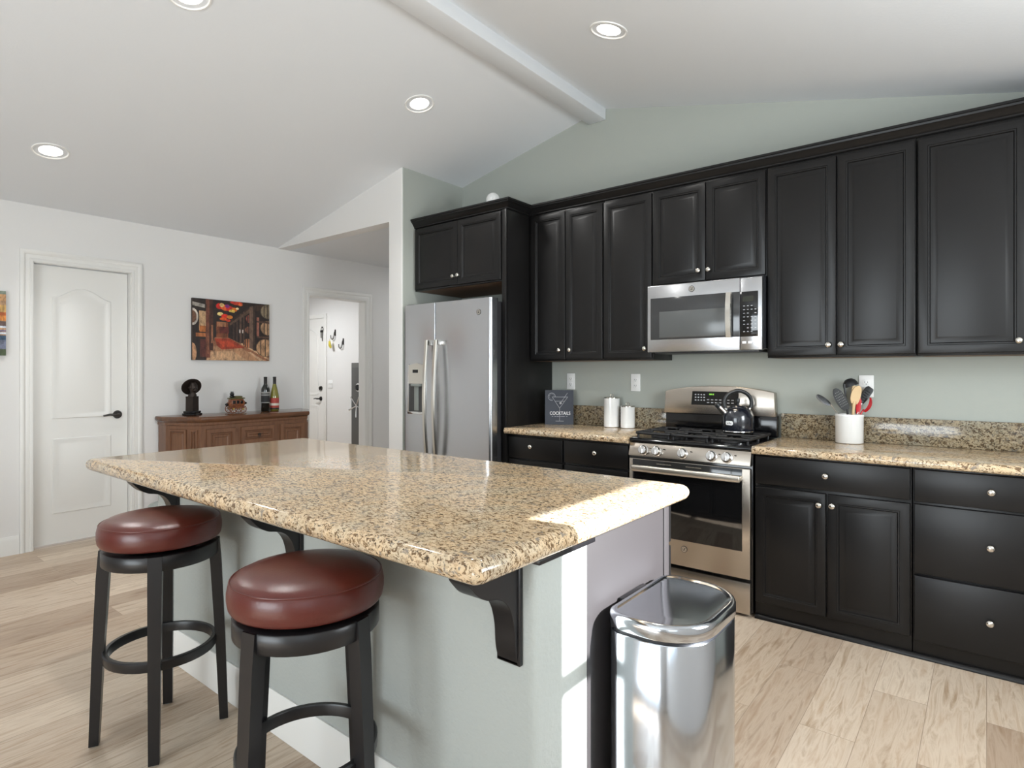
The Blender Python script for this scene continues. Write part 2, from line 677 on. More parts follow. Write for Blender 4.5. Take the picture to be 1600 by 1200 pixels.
YG = 5.32
d3 = empty('door_3', (-8.7, YG - .04, 0), 'white door with lever and deadbolt seen through the doorway', 'door')
d3['kind'] = 'structure'
interior_door(d3, 'door_slab', lambda u, z, h: (-8.72 + u, YG - .006 - h - .0, z), .82, 2.155)
lever(d3, lambda u, z, h: (-7.985 + u, YG - .006 - h, .925 + z), -1)
m = MB().cyl((-7.98, YG - .006, 1.085), (-7.98, YG - .03, 1.085), .035, .03, 20)
m.box(-7.99, -7.97, YG - .045, YG - .03, 1.07, 1.10, b=.003)
build('deadbolt', m, M_HANGW, d3)
m = MB()
for y, h in ((0, .012),):
    m.box(-7.895, -7.835, YG - .016, YG - .001, 0, 2.225, b=.004)
    m.box(-8.8, -7.8955, YG - .016, YG - .001, 2.158, 2.225, b=.001)
struct('trim_5', m, M_TRIM)


def baseboard(name, runs, h=.135):
    m = MB()
    for kind, a, p0, p1, sgn in runs:
        pr = [(0, 0), (.014 * sgn, 0), (.014 * sgn, h - .03), (.010 * sgn, h - .015), (.006 * sgn, h), (0, h)]
        if kind == 'x':   # wall plane X=a, runs along y
            m.prism([(a + u, z) for u, z in pr], 'y', p0, p1)
        else:
            m.prism([(a + u, z) for u, z in pr], 'x', p0, p1)
    return struct(name, m, M_TRIM)


baseboard('baseboard_left', [('x', XL, YB, D1[0] - .068, 1), ('x', XL, D1[1] + .068, D2[0] - .068, 1), ('x', XL, D2[1] + .068, 6.5, 1)])
baseboard('baseboard_hall', [('x', -3.845, 3.21, 6.5, -1)])
baseboard('baseboard_laundry', [('y', YG, -7.83, -5.7, -1)], .11)


# ---------------------------------------------------------------- recessed lights
def slope_frame(x, y):
    z = zc(x)
    s = (RZ - EAVE) / (RX - XL) if x < RX else -.24
    n = Vector((s, 0, -1)).normalized()
    M = n.to_track_quat('Z', 'Y').to_matrix()
    return Vector((x, y, z)), M, n


for i, (x, y, lab) in enumerate(((-2.985, 2.745, 'round lit downlight nearest the hall header, left of the ridge beam'),
                                 (-1.556, 2.768, 'round lit downlight on the right slope, above the range'),
                                 (-2.985, 1.262, 'round lit downlight cut by the top edge of the picture, left of the beam'),
                                 (-4.72, 1.147, 'round lit downlight above the white panelled door'))):
    c, M, n = slope_frame(x, y)
    t = empty('downlight', c, lab, 'ceiling light', 'recessed downlights in the ceiling')
    m = MB()
    m.lathe([(.101, -.002), (.099, .005), (.092, .006), (.085, -.004)], c, 40, M, cap0=False, cap1=False)
    build('trim_ring', m, M_WPL, t, smooth=60)
    m = MB()
    m.lathe([(.0855, -.0025), (.05, .0015), (.01, .003)], c, 36, M, cap0=False)
    build('lens', m, M_GLOW, t, smooth=60)
    lamp('downlight_beam', 'AREA', c + n * .02, 8, (.98, .975, .95), n, .14, None, R(125))


# ---------------------------------------------------------------- cabinet builders (fronts face -Y)
def front(mb, x0, x1, z0, z1, yf, th=.02, style='raised', fr=.052):
    def ring(i, y):
        return [(x0 + i, y, z0 + i), (x1 - i, y, z0 + i), (x1 - i, y, z1 - i), (x0 + i, y, z1 - i)]
    L = [ring(0, yf + th), ring(0, yf + .004), ring(.0015, yf + .001), ring(.004, yf)]
    if style == 'raised':
        L += [ring(fr - .012, yf), ring(fr - .010, yf + .003), ring(fr - .004, yf + .003), ring(fr, yf + .010), ring(fr + .006, yf + .010), ring(fr + .026, yf + .003), ring(fr + .030, yf + .002)]
    mb.loft(L)


def knob(parent, x, y, z, r=.0155):
    m = MB()
    M = Vector((0, -1, 0)).to_track_quat('Z', 'Y').to_matrix()
    m.lathe([(.007, 0), (.0055, .004), (.005, .012), (r * .8, .016), (r, .020), (r * .97, .024), (r * .7, .0275), (r * .25, .029)], (x, y, z), 18, M)
    return build('knob', m, M_NICK, parent, smooth=50)


def cabinet(name, label, group, x0, x1, ydoor, yback, z0, z1, doors=(), drawers=(), bottom_mat=None, gap=.0015):
    """doors: (x0,x1,z0,z1,knobx,knobz); drawers the same"""
    t = empty(name, ((x0 + x1) / 2, yback, z0), label, 'cabinet', group)
    m = MB()
    m.box(x0 + gap, x1 - gap, ydoor + .021, yback - .002, z0, z1, b=.001)
    if bottom_mat:
        m.mi = 1
        m.box(x0 + .02, x1 - .02, ydoor + .045, yback - .01, z0 - .0005, z0 + .001)
    build('cabinet_box', m, [M_CAB, bottom_mat or M_CAB], t)
    for (a, b_, c, d, kx, kz) in doors:
        m = MB()
        front(m, a, b_, c, d, ydoor)
        dr = build('cabinet_door', m, M_CAB, t, smooth=25)
        if kx is not None:
            knob(dr, kx, ydoor, kz)
    for (a, b_, c, d, kx, kz) in drawers:
        m = MB()
        front(m, a, b_, c, d, ydoor, style='slab')
        dr = build('drawer', m, M_CAB, t, smooth=25)
        knob(dr, kx, ydoor, kz)
    return t


YD = 3.58
UG = 'dark wall cabinets above the worktop'
UB, UT, ZD = 1.412, 2.506, 2.492
cabinet('wall_cabinet', 'dark wall cabinet with two narrow doors, beside the fridge surround', UG, -2.698, -2.058, YD, YK, UB, UT,
        [(-2.672, -2.369, 1.423, ZD, -2.412, 1.489), (-2.365, -2.062, 1.423, ZD, -2.322, 1.489)], bottom_mat=M_CABIN)
cabinet('wall_cabinet', 'dark single-door wall cabinet just left of the microwave', UG, -2.057, -1.694, YD, YK, UB, UT,
        [(-2.053, -1.699, 1.423, ZD, -1.740, 1.484)], bottom_mat=M_CABIN)
cabinet('wall_cabinet', 'short dark two-door wall cabinet above the microwave', UG, -1.693, -.988, YD, YK, 1.884, UT,
        [(-1.689, -1.344, 1.892, ZD, -1.383, 1.953), (-1.340, -.993, 1.892, ZD, -1.320, 1.953)])
cabinet('wall_cabinet', 'dark two-door wall cabinet just right of the microwave', UG, -.987, -.274, YD, YK, UB, UT,
        [(-.982, -.632, 1.423, ZD, -.667, 1.478), (-.626, -.279, 1.423, ZD, -.606, 1.478)], bottom_mat=M_CABIN)
cabinet('wall_cabinet', 'large dark wall cabinet at the right edge of the picture', UG, -.273, .575, YD, YK, UB, UT,
        [(-.268, .149, 1.423, ZD, .116, 1.476), (.153, .570, 1.423, ZD, .19, 1.476)], bottom_mat=M_CABIN)
YF = 3.31
cabinet('fridge_cabinet', 'short dark two-door cabinet above the stainless fridge', UG, -3.672, -2.740, YF, YK, 1.992, 2.506,
        [(-3.655, -3.178, 2.004, 2.494, -3.212, 2.069), (-3.174, -2.742 - .004, 2.004, 2.494, -3.160, 2.073)], bottom_mat=M_CABIN)

t = empty('fridge_side_panel', (-2.72, 3.6, 0), 'tall dark end panel between the fridge and the left worktop', 'panel')
box('panel', M_CAB, t, -2.720, -2.700, 3.34, YK - .002, 0, 2.506, b=.0004)
box('front_stile', M_CAB, t, -2.739, -2.698, 3.318, 3.339, 0, 2.506, b=.001)

# crown moulding: fridge run, return, long run
m = MB()
prof = [(-.03, 2.5065), (0, 2.5065), (.006, 2.512), (.006, 2.520), (.016, 2.528), (.030, 2.548), (.038, 2.552), (.040, 2.562), (.046, 2.564), (.046, 2.576), (-.03, 2.576), (-.03, 2.5065)]
pth = [(-3.676, YF + .018), (-2.696, YF + .018), (-2.696, YD + .018), (.60, YD + .018)]
loops = []
for o, z in prof:
    y1, y2, xx = pth[0][1] - o, pth[2][1] - o, pth[1][0] + o
    loops.append([(pth[0][0], y1, z), (xx, y1, z), (xx, y2, z), (pth[3][0], y2, z)])
m.loft(loops, closed=False, cap0=False, cap1=False)
tag(build('crown_molding', m, M_CAB, smooth=30), 'dark crown moulding running along the tops of the cabinets', 'moulding')

# base cabinets
YBD = 3.33
BG = 'dark base cabinets under the worktop'
BT = .889
cabinet('base_cabinet', 'dark base cabinet with drawer, beside the tall fridge panel', BG, -2.697, -2.217, YBD, YK, .002, BT,
        [(-2.690, -2.226, .09, .710, -2.27, .66)], [(-2.690, -2.226, .724, .872, -2.481, .811)])
cabinet('base_cabinet', 'dark base cabinet with drawer, just left of the range', BG, -2.216, -1.728, YBD, YK, .002, BT,
        [(-2.207, -1.735, .09, .712, -1.78, .66)], [(-2.207, -1.735, .728, .876, -1.965, .811)])
cabinet('base_cabinet', 'dark base cabinet with one drawer over two raised-panel doors', BG, -.982, -.272, YBD, YK, .002, BT,
        [(-.976, -.634, .095, .716, -.663, .658), (-.625, -.279, .095, .716, -.603, .661)], [(-.976, -.279, .732, .880, -.633, .807)])
cabinet('base_cabinet', 'dark base cabinet with a stack of three wide drawers', BG, -.271, .30, YBD, YK, .002, BT,
        [], [(-.264, .294, .730, .880, .016, .807), (-.264, .294, .398, .718, .014, .564), (-.264, .294, .086, .386, .012, .237)])
for n_, a, b_ in (('shoe_molding', -2.696, -1.729), ('shoe_molding', -.981, .60)):
    pr = [(3.351 - .001, 0)] + [(3.350 - .016 * math.cos(t * math.pi / 12) * 1, .003 + .018 * math.sin(t * math.pi / 12)) for t in range(7)]
    m = MB().prism([(YBD + .0205, .0005), (YBD + .004, .0005), (YBD + .004, .010), (YBD + .009, .018), (YBD + .0155, .022), (YBD + .0205, .022)], 'x', a, b_)
    tag(build(n_, m, M_CAB), 'dark quarter-round trim along the floor under the right-hand base cabinets' if a > -1.5 else 'dark quarter-round trim along the floor left of the range', 'moulding')


# ---------------------------------------------------------------- stone
def slab(mb, x0, x1, y0, y1, z0, z1, r, full):
    """full: set of rounded sides among 'f' (y0), 'b' (y1), 'l', 'r'"""
    N = 8
    loops = []
    h = (z1 - z0) / 2
    C = .018
    for i in range(N + 1):
        a = -math.pi / 2 + math.pi * i / N
        d = r * (1 - math.cos(a))
        z = (z0 + z1) / 2 + h * math.sin(a)
        X0 = x0 + (d if 'l' in full else 0)
        X1 = x1 - (d if 'r' in full else 0)
        Y0 = y0 + (d if 'f' in full else 0)
        Y1 = y1 - (d if 'b' in full else 0)
        lp = []
        for cx, cy, a0, rnd in ((X1, Y0, -90, 'r' in full and 'f' in full), (X1, Y1, 0, 'r' in full and 'b' in full), (X0, Y1, 90, 'l' in full and 'b' in full), (X0, Y0, 180, 'l' in full and 'f' in full)):
            c = C if rnd else .0005
            sx = -1 if cx == X1 else 1
            sy = 1 if cy == Y0 else -1
            for k in range(5):
                t = R(a0 + 90 * k / 4)
                lp.append((cx + sx * c + c * math.cos(t), cy + sy * c + c * math.sin(t), z))
        loops.append(lp)
    mb.loft(loops)


m = MB()
slab(m, -2.699, -1.724, 3.288, YK - .001, .891, .933, .018, {'f'})
tag(build('worktop', m, M_GRAN, smooth=40), 'speckled granite worktop left of the range, under the cocktail sign', 'worktop')
m = MB()
slab(m, -.984, .60, 3.288, YK - .001, .891, .933, .018, {'f'})
tag(build('worktop', m, M_GRAN, smooth=40), 'speckled granite worktop right of the range, under the white crock', 'worktop')
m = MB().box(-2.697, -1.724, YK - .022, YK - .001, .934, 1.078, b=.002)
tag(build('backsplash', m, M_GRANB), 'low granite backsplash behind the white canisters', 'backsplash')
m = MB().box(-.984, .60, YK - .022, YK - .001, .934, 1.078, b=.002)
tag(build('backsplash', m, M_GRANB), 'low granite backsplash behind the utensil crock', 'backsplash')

# ---------------------------------------------------------------- island
XI = -.87
isl = empty('kitchen_island', (-2, 1.5, 0), 'kitchen island with pale green-grey painted wall, dark corbels and dark end panel', 'island')
m = MB()
pl = [(-3.12, 1.18)]
b = .022
pl += [(XI - b + b * math.sin(t * math.pi / 12), 1.18 + b - b * math.cos(t * math.pi / 12)) for t in range(7)]
pl += [(XI, 1.425), (-3.12, 1.425)]
m.prism(pl, 'z', 0, .862)
M_ISL = mat('island_wall_paint', (172, 176, 172), .7, spec=.2, bump=.5, bscale=75, bdist=.004)
build('knee_wall', m, M_ISL, isl, smooth=30)
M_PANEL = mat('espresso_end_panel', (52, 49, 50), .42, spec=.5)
box('end_panel', M_PANEL, isl, XI - .02, XI, 1.4265, 1.925, 0, .874, b=.0015)
box('end_stile', M_PANEL, isl, XI - .02, XI + .004, 1.9265, 1.965, 0, .874, b=.002)
box('cabinet_box', M_CAB, isl, -3.12, XI - .021, 1.4265, 1.96, .09, .874)
box('toe_board', M_CAB, isl, -3.10, XI - .021, 1.4265, 1.90, 0, .0885)
m = MB()
for k in range(4):
    a = -3.1 + k * .56
    front(m, a, a + .55, .10, .72, 1.985, th=-.02)
    front(m, a, a + .55, .735, .86, 1.985, th=-.02, style='slab')
build('cabinet_fronts', m, M_CAB, isl)
m = MB().box(-3.14, XI + .026, 1.165, 1.428, .8625, .8745, b=.001)
build('support_strip', m, M_BWOOD, isl)
m = MB()
h = .15
pr = [(1.1795, .0005), (1.164, .0005), (1.164, h - .03), (1.168, h - .02), (1.170, h - .006), (1.174, h), (1.1795, h)]
m.prism(pr, 'x', -3.12, XI - .004)
build('baseboard', m, M_TRIM, isl)
# corbels
cp = [(.985, .8735), (.985, .858), (.990, .846)]
ca = [(.990, .846), (1.002, .832), (1.022, .812), (1.05, .796), (1.075, .790), (1.098, .783), (1.120, .768), (1.138, .742), (1.148, .712), (1.153, .685), (1.155, .655), (1.159, .628), (1.166, .606)]


def smooth2(pts, n=4):
    out = []
    for i in range(len(pts) - 1):
        p0, p1, p2, p3 = pts[max(i - 1, 0)], pts[i], pts[i + 1], pts[min(i + 2, len(pts) - 1)]
        for k in range(n):
            t = k / n
            out.append(tuple(.5 * (2 * b_ + (c - a) * t + (2 * a - 5 * b_ + 4 * c - d) * t * t + (3 * b_ - a - 3 * c + d) * t ** 3) for a, b_, c, d in zip(p0, p1, p2, p3)))
    out.append(pts[-1])
    return out


prof = [(1.179, .8735)] + cp[:2] + smooth2(ca) + [(1.166, .600), (1.179, .600)]
for xc in (-.977, -1.948, -2.95):
    m = MB().prism(prof, 'x', xc, xc + .066, b=.0015, seg=1)
    m.box(xc - .003, xc + .072, 1.166, 1.1795, .597, .8735, b=.003)
    build('corbel', m, M_BWOOD, isl, smooth=30)
m = MB()
slab(m, -3.265, -.825, .92, 2.06, .875, .931, .026, {'f', 'b', 'l', 'r'})
tag(build('island_countertop', m, M_GRAN, smooth=40), 'large speckled beige granite slab on the island, sunlit at its right end', 'worktop')


# ---------------------------------------------------------------- fridge
t = empty('refrigerator', (-3.19, 3.5, 0), 'side-by-side stainless steel fridge with ice dispenser in the left recess', 'fridge')
FY = 3.19
box('fridge_body', M_DARKPL, t, -3.645, -2.750, 3.262, 3.86, .03, 1.842, b=.004)
for x in (-3.60, -2.80):
    box('hinge_cover', M_BLACK, t, x - .04, x + .04, 3.21, 3.30, 1.8425, 1.868, b=.004)
box('toe_grille', M_DARKPL, t, -3.64, -2.745, 3.24, 3.2615, .0, .09, b=.002)


def fdoor(x0, x1, rl, rr, name):
    m = MB()
    r = .022
    pl = [(x0, 3.26)]
    N = 6
    rad = r if rl else .006
    pl += [(x0 + rad - rad * math.cos(k * math.pi / 2 / N), FY + rad - rad * math.sin(k * math.pi / 2 / N)) for k in range(N + 1)]
    rad = r if rr else .006
    pl += [(x1 - rad + rad * math.sin(k * math.pi / 2 / N), FY + rad - rad * math.cos(k * math.pi / 2 / N)) for k in range(N + 1)]
    pl += [(x1, 3.26)]
    m.prism(pl, 'z', .10, 1.862)
    return build(name, m, M_STEEL, t, smooth=40)


fl = fdoor(-3.652, -3.298, True, False, 'freezer_door')
fr_ = fdoor(-3.292, -2.734, False, True, 'fridge_door')


def fhandle(xc, par):
    m = MB()
    pts, N = [], 16
    for i in range(N + 1):
        s = i / N
        z = .66 + s * (1.575 - .66)
        y = FY - .042 - .028 * math.sin(math.pi * s)
        pts.append((xc, y, z))
    loops = []
    for x, y, z in pts:
        loops.append([(x - .017, y + .008, z), (x - .017, y - .004, z), (x - .010, y - .010, z), (x + .010, y - .010, z), (x + .017, y - .004, z), (x + .017, y + .008, z)])
    m.loft(loops)
    m.box(xc - .017, xc + .017, FY - .048, FY - .0005, 1.535, 1.575, b=.003)
    m.box(xc - .017, xc + .017, FY - .048, FY - .0005, .66, .70, b=.003)
    build('handle', m, M_NICK, par, smooth=40)


fhandle(-3.345, fl)
fhandle(-3.245, fr_)
# dispenser, half hidden by the handle
m = MB()
x0, x1, z0, z1 = -3.600, -3.395, 1.000, 1.395
m.box(x0, x1, FY - .008, FY - .0005, z0, z0 + .02, b=.002).box(x0, x0 + .014, FY - .008, FY - .0005, z0, z1, b=.002).box(x1 - .014, x1, FY - .008, FY - .0005, z0, z1, b=.002)
build('dispenser_frame', m, M_CHROME, fl)
m = MB()
m.prism([(x0 + .012, 1.24), (x1 - .012, 1.24), (x1 - .012, 1.385), ((x0 + x1) / 2, 1.402), (x0 + .012, 1.385)], 'y', FY - .007, FY - .0006)
build('dispenser_panel', m, M_NICK, fl)
m = MB().box(x0 + .06, x0 + .12, FY - .0085, FY - .0071, 1.325, 1.35)
build('dispenser_display', m, M_BLACK, fl)
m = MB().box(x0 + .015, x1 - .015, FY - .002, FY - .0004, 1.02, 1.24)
build('dispenser_recess', m, mat('painted_shade_plastic', (58, 58, 58), .35), fl)  # flat plate; its dark grey paints in the shade of a recess
m = MB().box(x0 + .075, x0 + .125, FY - .006, FY - .0021, 1.03, 1.225, b=.0015)
m.box(x0 + .06, x0 + .16, FY - .03, FY - .0021, 1.22, 1.238, b=.003)
build('paddle', m, M_GBIN, fl)


def badge(parent, x, y, z, r, fill=M_NICK):
    """small round maker's badge: a ring with an interlaced two-letter script inside"""
    m = MB()
    M = Vector((0, -1, 0)).to_track_quat('Z', 'Y').to_matrix()
    m.lathe([(r * .95, 0), (r * .95, .0015)], (x, y, z), 28, M)
    m.mi = 1
    m.tube([(x + r * math.cos(a), y - .0015, z + r * math.sin(a)) for a in [k * math.pi / 14 for k in range(28)]], r * .07, 6, closed=True)
    g = [(-.05, .28), (-.22, .42), (-.42, .25), (-.45, -.05), (-.3, -.3), (-.08, -.2), (-.03, .05), (-.05, -.3), (-.2, -.5)]
    e = [(.1, .02), (.3, .12), (.38, .32), (.22, .42), (.08, .2), (.1, -.15), (.25, -.32), (.45, -.2)]
    for q in (g, e):
        m.tube([(x + u * r * 1.2, y - .002, z + w_ * r * 1.2) for u, w_ in smooth2(q, 3)], r * .055, 5)
    return build('badge', m, [fill, M_SLOT], parent)


badge(fr_, -2.849, FY - .0006, 1.763, .019)

# ---------------------------------------------------------------- microwave
MY = 3.50
mw = empty('microwave', (-1.34, 3.7, 1.46), 'stainless over-the-range microwave hung under the short cabinet', 'microwave')
box('case', M_DARKPL, mw, -1.690, -.992, MY + .035, YK - .004, 1.466, 1.882, b=.003)
m = MB()
m.box(-1.688, -1.112, MY, MY + .034, 1.456, 1.874, b=.004)
dr = build('microwave_door', m, M_STEEL, mw)
m = MB().box(-1.666, -1.113, MY - .002, MY - .0003, 1.534, 1.795, b=.0008)
build('door_glass', m, M_GLASSM, dr)
m = MB().box(-1.606, -1.196, MY - .0032, MY - .0022, 1.546, 1.708, b=.0004)
build('window_screen', m, M_MESHW, dr)
m = MB()
pts = [(-1.166, MY - .030 - .014 * math.sin(math.pi * s / 10), 1.530 + .262 * s / 10) for s in range(11)]
loops = [[(x - .018, y + .006, z), (x - .014, y - .006, z), (x + .014, y - .006, z), (x + .018, y + .006, z)] for x, y, z in pts]
m.loft(loops)
m.box(-1.180, -1.152, MY - .03, MY - .0025, 1.545, 1.565).box(-1.180, -1.152, MY - .03, MY - .0025, 1.757, 1.777)
build('handle', m, M_NICK, dr, smooth=40)
m = MB().box(-1.110, -.988, MY, MY + .034, 1.456, 1.872, b=.004)
cp_ = build('control_panel', m, M_STEEL, mw)
m = MB().box(-1.109, -1.010, MY - .002, MY - .0003, 1.534, 1.792, b=.0008)
kp = build('keypad', m, M_GLASSB, cp_)
m = MB().box(-1.094, -1.036, MY - .0028, MY - .0021, 1.735, 1.765)
build('display', m, mat('dim_lcd', (44, 46, 38), .2), kp)
m = MB()
for r_ in range(8):
    for c_ in range(4):
        if (r_ * 4 + c_) % 7 == 3:
            continue
        z = 1.708 - r_ * .021
        x = -1.092 + c_ * .021
        m.box(x, x + .010, MY - .0026, MY - .0021, z, z + .0035)
build('key_legend', m, M_INKG, kp)
m = MB()
for k in range(3):
    m.box(-1.098 + k * .033, -1.076 + k * .033, MY - .003, MY - .0003, 1.494, 1.508, b=.001)
build('button', m, M_INKW, cp_)
badge(dr, -1.398, MY - .0005, 1.836, .017)
lamp('cooktop_lamp', 'AREA', (-1.25, MY + .12, 1.444), .5, (1, .82, .6), (0, 0, -1), .1, .05)
m = MB().box(-1.66, -1.02, MY + .05, MY + .30, 1.448, 1.4655, b=.002)
build('grease_filter', m, M_DARKPL, mw)

# ---------------------------------------------------------------- range
rg = empty('range', (-1.354, 3.6, 0), 'stainless gas range with five knobs and black oven window', 'range')
x0, x1 = -1.720, -.990
RY = 3.31
box('range_body', M_BLACK, rg, x0, x1, RY + .03, YK - .025, .02, .895, b=.003)
for x in (x0 + .04, x1 - .04):
    for y in (RY + .08, YK - .08):
        build('foot', MB().cyl((x, y, 0), (x, y, .03), .018), M_BLACK, rg)
# drawer
m = MB().box(x0 + .004, x1 - .006, RY - .002, RY + .029, .018, .188, b=.003)
build('storage_drawer', m, M_STEELR, rg)
# oven door
m = MB().box(x0 + .004, x1 - .006, RY - .002, RY + .029, .208, .806, b=.004)
od = build('oven_door', m, M_STEELR, rg)
m = MB().box(-1.692, -1.038, RY - .005, RY - .0025, .356, .803, b=.001)
build('oven_window', m, M_GLASSB, od)
m = MB()
m.box(-1.674, -1.032, 3.244, 3.266, .736, .775, b=.009)
for x in (-1.655, -1.05):
    m.box(x - .013, x + .013, 3.262, RY - .0052, .742, .768, b=.003)
build('handle', m, M_HAND, od, smooth=50)
for x in (-1.49, -1.31):
    box('vent_slot', M_NICK, od, x - .045, x + .045, RY - .0062, RY - .0051, .783, .788)
badge(od, -1.366, RY - .0025, .308, .017)
# control panel (leans back)
m = MB()
pr = [(RY - .012, .822), (RY + .012, .902), (RY + .05, .905), (RY + .05, .822)]
m.prism(pr, 'x', x0 + .003, x1 - .003, b=.003)
cpn = build('control_panel', m, M_STEELR, rg)
ax = Vector((0, -.958, .287))
Mk = ax.to_track_quat('Z', 'Y').to_matrix()
for i, x in enumerate((-1.620, -1.535, -1.374, -1.206, -1.120)):
    z = .858
    c = Vector((x, RY - .002 - .0, z)) + ax * .0012
    m = MB()
    m.lathe([(.031, -.002), (.031, .004), (.027, .007), (.0255, .024), (.023, .028), (.010, .029)], c, 24, Mk)
    rot = Mk @ Matrix.Rotation(R(20 if i == 2 else 8), 3, 'Z')
    m.box(-.006, .006, -.024, .024, .027, .036, b=.002, M=Matrix.Translation(c) @ rot.to_4x4())
    build('burner_knob', m, M_CHROME, cpn, smooth=40)
for i, x in enumerate((-1.578, -1.49, -1.325, -1.163, -1.075)):
    box('panel_mark', M_SLOT, cpn, x - .006, x + .006, RY - .0022, RY - .0008, .872, .876)
# cooktop
m = MB()
m.prism([(RY + .002, .9055), (RY + .002, .918), (RY + .012, .928), (RY + .05, .930), (3.79, .930), (3.79, .9055)], 'x', x0 + .002, x1 - .002, b=.003)
ct = build('cooktop', m, M_BLACK, rg, smooth=40)
BUR = [(-1.565, 3.45, .042), (-1.565, 3.67, .036), (-1.355, 3.56, .045), (-1.145, 3.45, .045), (-1.145, 3.67, .032)]
for bx, by, br in BUR:
    m = MB()
    m.lathe([(br + .012, .9305), (br + .010, .938), (br, .940), (br - .002, .948), (br - .01, .951), (.004, .952)], (bx, by, 0), 24)
    build('burner', m, M_IRON, ct)
for gx0, gx1 in ((-1.695, -1.475), (-1.468, -1.242), (-1.235, -1.015)):
    m = MB()
    y0, y1, zz = 3.345, 3.775, .958
    rr = .0085
    cx = (gx0 + gx1) / 2
    loop = []
    for (qx, qy, a0) in ((gx1 - .03, y0 + .03, -90), (gx1 - .03, y1 - .03, 0), (gx0 + .03, y1 - .03, 90), (gx0 + .03, y0 + .03, 180)):
        for k in range(5):
            a = R(a0 + 22.5 * k)
            loop.append((qx + .03 * math.cos(a), qy + .03 * math.sin(a), zz))
    m.tube(loop, rr, 8, closed=True)
    for by in (3.45, 3.56, 3.67):
        m.tube([(gx0 + .004, by, zz + .001), (gx0 + .07, by, zz + .002)], rr * .8, 8)
        m.tube([(gx1 - .004, by, zz + .001), (gx1 - .07, by, zz + .002)], rr * .8, 8)
    m.tube([(cx, y0, zz + .001), (cx, y0 + .06, zz + .002)], rr * .8, 8)
    m.tube([(cx, y1, zz + .001), (cx, y1 - .06, zz + .002)], rr * .8, 8)
    m.tube([(gx0 + .02, 3.56, zz + .001), (gx1 - .02, 3.56, zz + .001)], rr * .9, 8)
    for px in (gx0 + .012, gx1 - .012):
        for py in (y0 + .02, 3.56, y1 - .02):
            m.cyl((px, py, .9305), (px, py, zz), .008, .007, 8)
    build('grate', m, M_IRON, ct, smooth=50)
# backguard
m = MB().box(x0 + .012, x1 - .004, 3.825, YK - .028, .9305, 1.062, b=.003)
bgd = build('backguard', m, M_BLACK, rg)
m = MB()
N = 16
pl = [(x1 - .006, 1.058), (x0 + .008, 1.058)]
top = [(x0 + .018 + (x1 - .014 - x0 - .018) * k / N, 1.205 + .038 * math.sin(math.pi * k / N) ** .8) for k in range(N + 1)]
loops = []
for y, dz in ((3.86, 0), (3.835, 0), (3.80, -.002)):
    pass
poly = pl + top
m.prism(poly, 'y', 3.802, 3.862, b=.005)
bp = build('stainless_panel', m, M_STEELR, bgd, smooth=40)
m = MB()
m.prism([(-1.520, 1.117), (-1.218, 1.117), (-1.214, 1.206), (-1.512, 1.206)], 'y', 3.799, 3.8015)
dp = build('clock_panel', m, M_GLASSB, bp)
m = MB()
m.box(-1.400, -1.382, 3.798, 3.7988, 1.183, 1.192).box(-1.378, -1.370, 3.798, 3.7988, 1.183, 1.192)
build('clock_digits', m, M_LCD, dp)
m = MB()
for r_ in range(3):
    for c_ in range(4):
        m.box(-1.495 + c_ * .019, -1.485 + c_ * .019, 3.798, 3.7988, 1.145 + r_ * .018, 1.152 + r_ * .018)
for r_ in range(2):
    for c_ in range(7):
        m.box(-1.415 + c_ * .026, -1.400 + c_ * .026, 3.798, 3.7988, 1.132 + r_ * .018, 1.137 + r_ * .018)
build('key_legend', m, M_INKG, dp)

# ---------------------------------------------------------------- kettle on the rear right grate
kx, ky, kz = -1.178, 3.672, .9685
kt = empty('kettle', (kx, ky, kz), 'dark blue whistling kettle with round loop handle standing on the range', 'kettle')
m = MB()
m.lathe([(.078, 0), (.090, .004), (.092, .010), (.092, .085), (.089, .105), (.080, .125), (.064, .142), (.045, .150)], (kx, ky, kz), 40)
body = build('kettle_body', m, M_KETTLE, kt, smooth=60)
m = MB()
m.lathe([(.093, .003), (.0935, .006), (.0925, .010)], (kx, ky, kz), 40, cap0=False, cap1=False)
build('base_ring', m, M_CHROME, kt, smooth=60)
m = MB()
m.lathe([(.048, .148), (.047, .154), (.030, .161), (.010, .164)], (kx, ky, kz), 32)
ld = build('lid', m, M_KETTLE, kt, smooth=60)
m = MB().lathe([(.008, .163), (.008, .172), (.012, .178), (.013, .198), (.010, .203)], (kx, ky, kz), 20)
build('lid_knob', m, M_NYLON, ld, smooth=60)
dh = Vector((.78, .62, 0)).normalized()
c = Vector((kx, ky, kz + .176))
pts = []
for k in range(25):
    a = R(-48 + 276 * k / 24)
    pts.append(c + dh * (.083 * math.cos(a)) + Vector((0, 0, .073 * math.sin(a))))
m = MB()
m.tube(pts[2:-2], .011, 10, sx=1.1, sy=.9)
build('handle', m, M_NYLON, kt, smooth=60)
build('handle_bracket', MB().tube([pts[0] - Vector((0, 0, .012)), pts[1], pts[2], pts[3]], .008, 8), M_CHROME, kt, smooth=60)
build('handle_bracket', MB().tube([pts[-1] - Vector((0, 0, .012)), pts[-2], pts[-3], pts[-4]], .008, 8), M_CHROME, kt, smooth=60)
s0 = Vector((kx, ky, kz)) - dh * .070 + Vector((0, 0, .108))
s1 = Vector((kx, ky, kz)) - dh * .118 + Vector((0, 0, .158))
m = MB().cyl(s0, s1, .021, .016)
sp = build('spout', m, M_CHROME, kt, smooth=60)
m = MB().cyl(s1 - (s1 - s0) * .1, s1 + (s1 - s0).normalized() * .016, .0175, .0165)
build('whistle_cap', m, M_NYLON, sp, smooth=60)
cf = Vector((0, 0, 0)) - Vector((kx, ky, 0))
cf = (Matrix.Rotation(R(-32), 3, 'Z') @ cf).normalized()
sd = Vector((-cf.y, cf.x, 0))
m = MB()
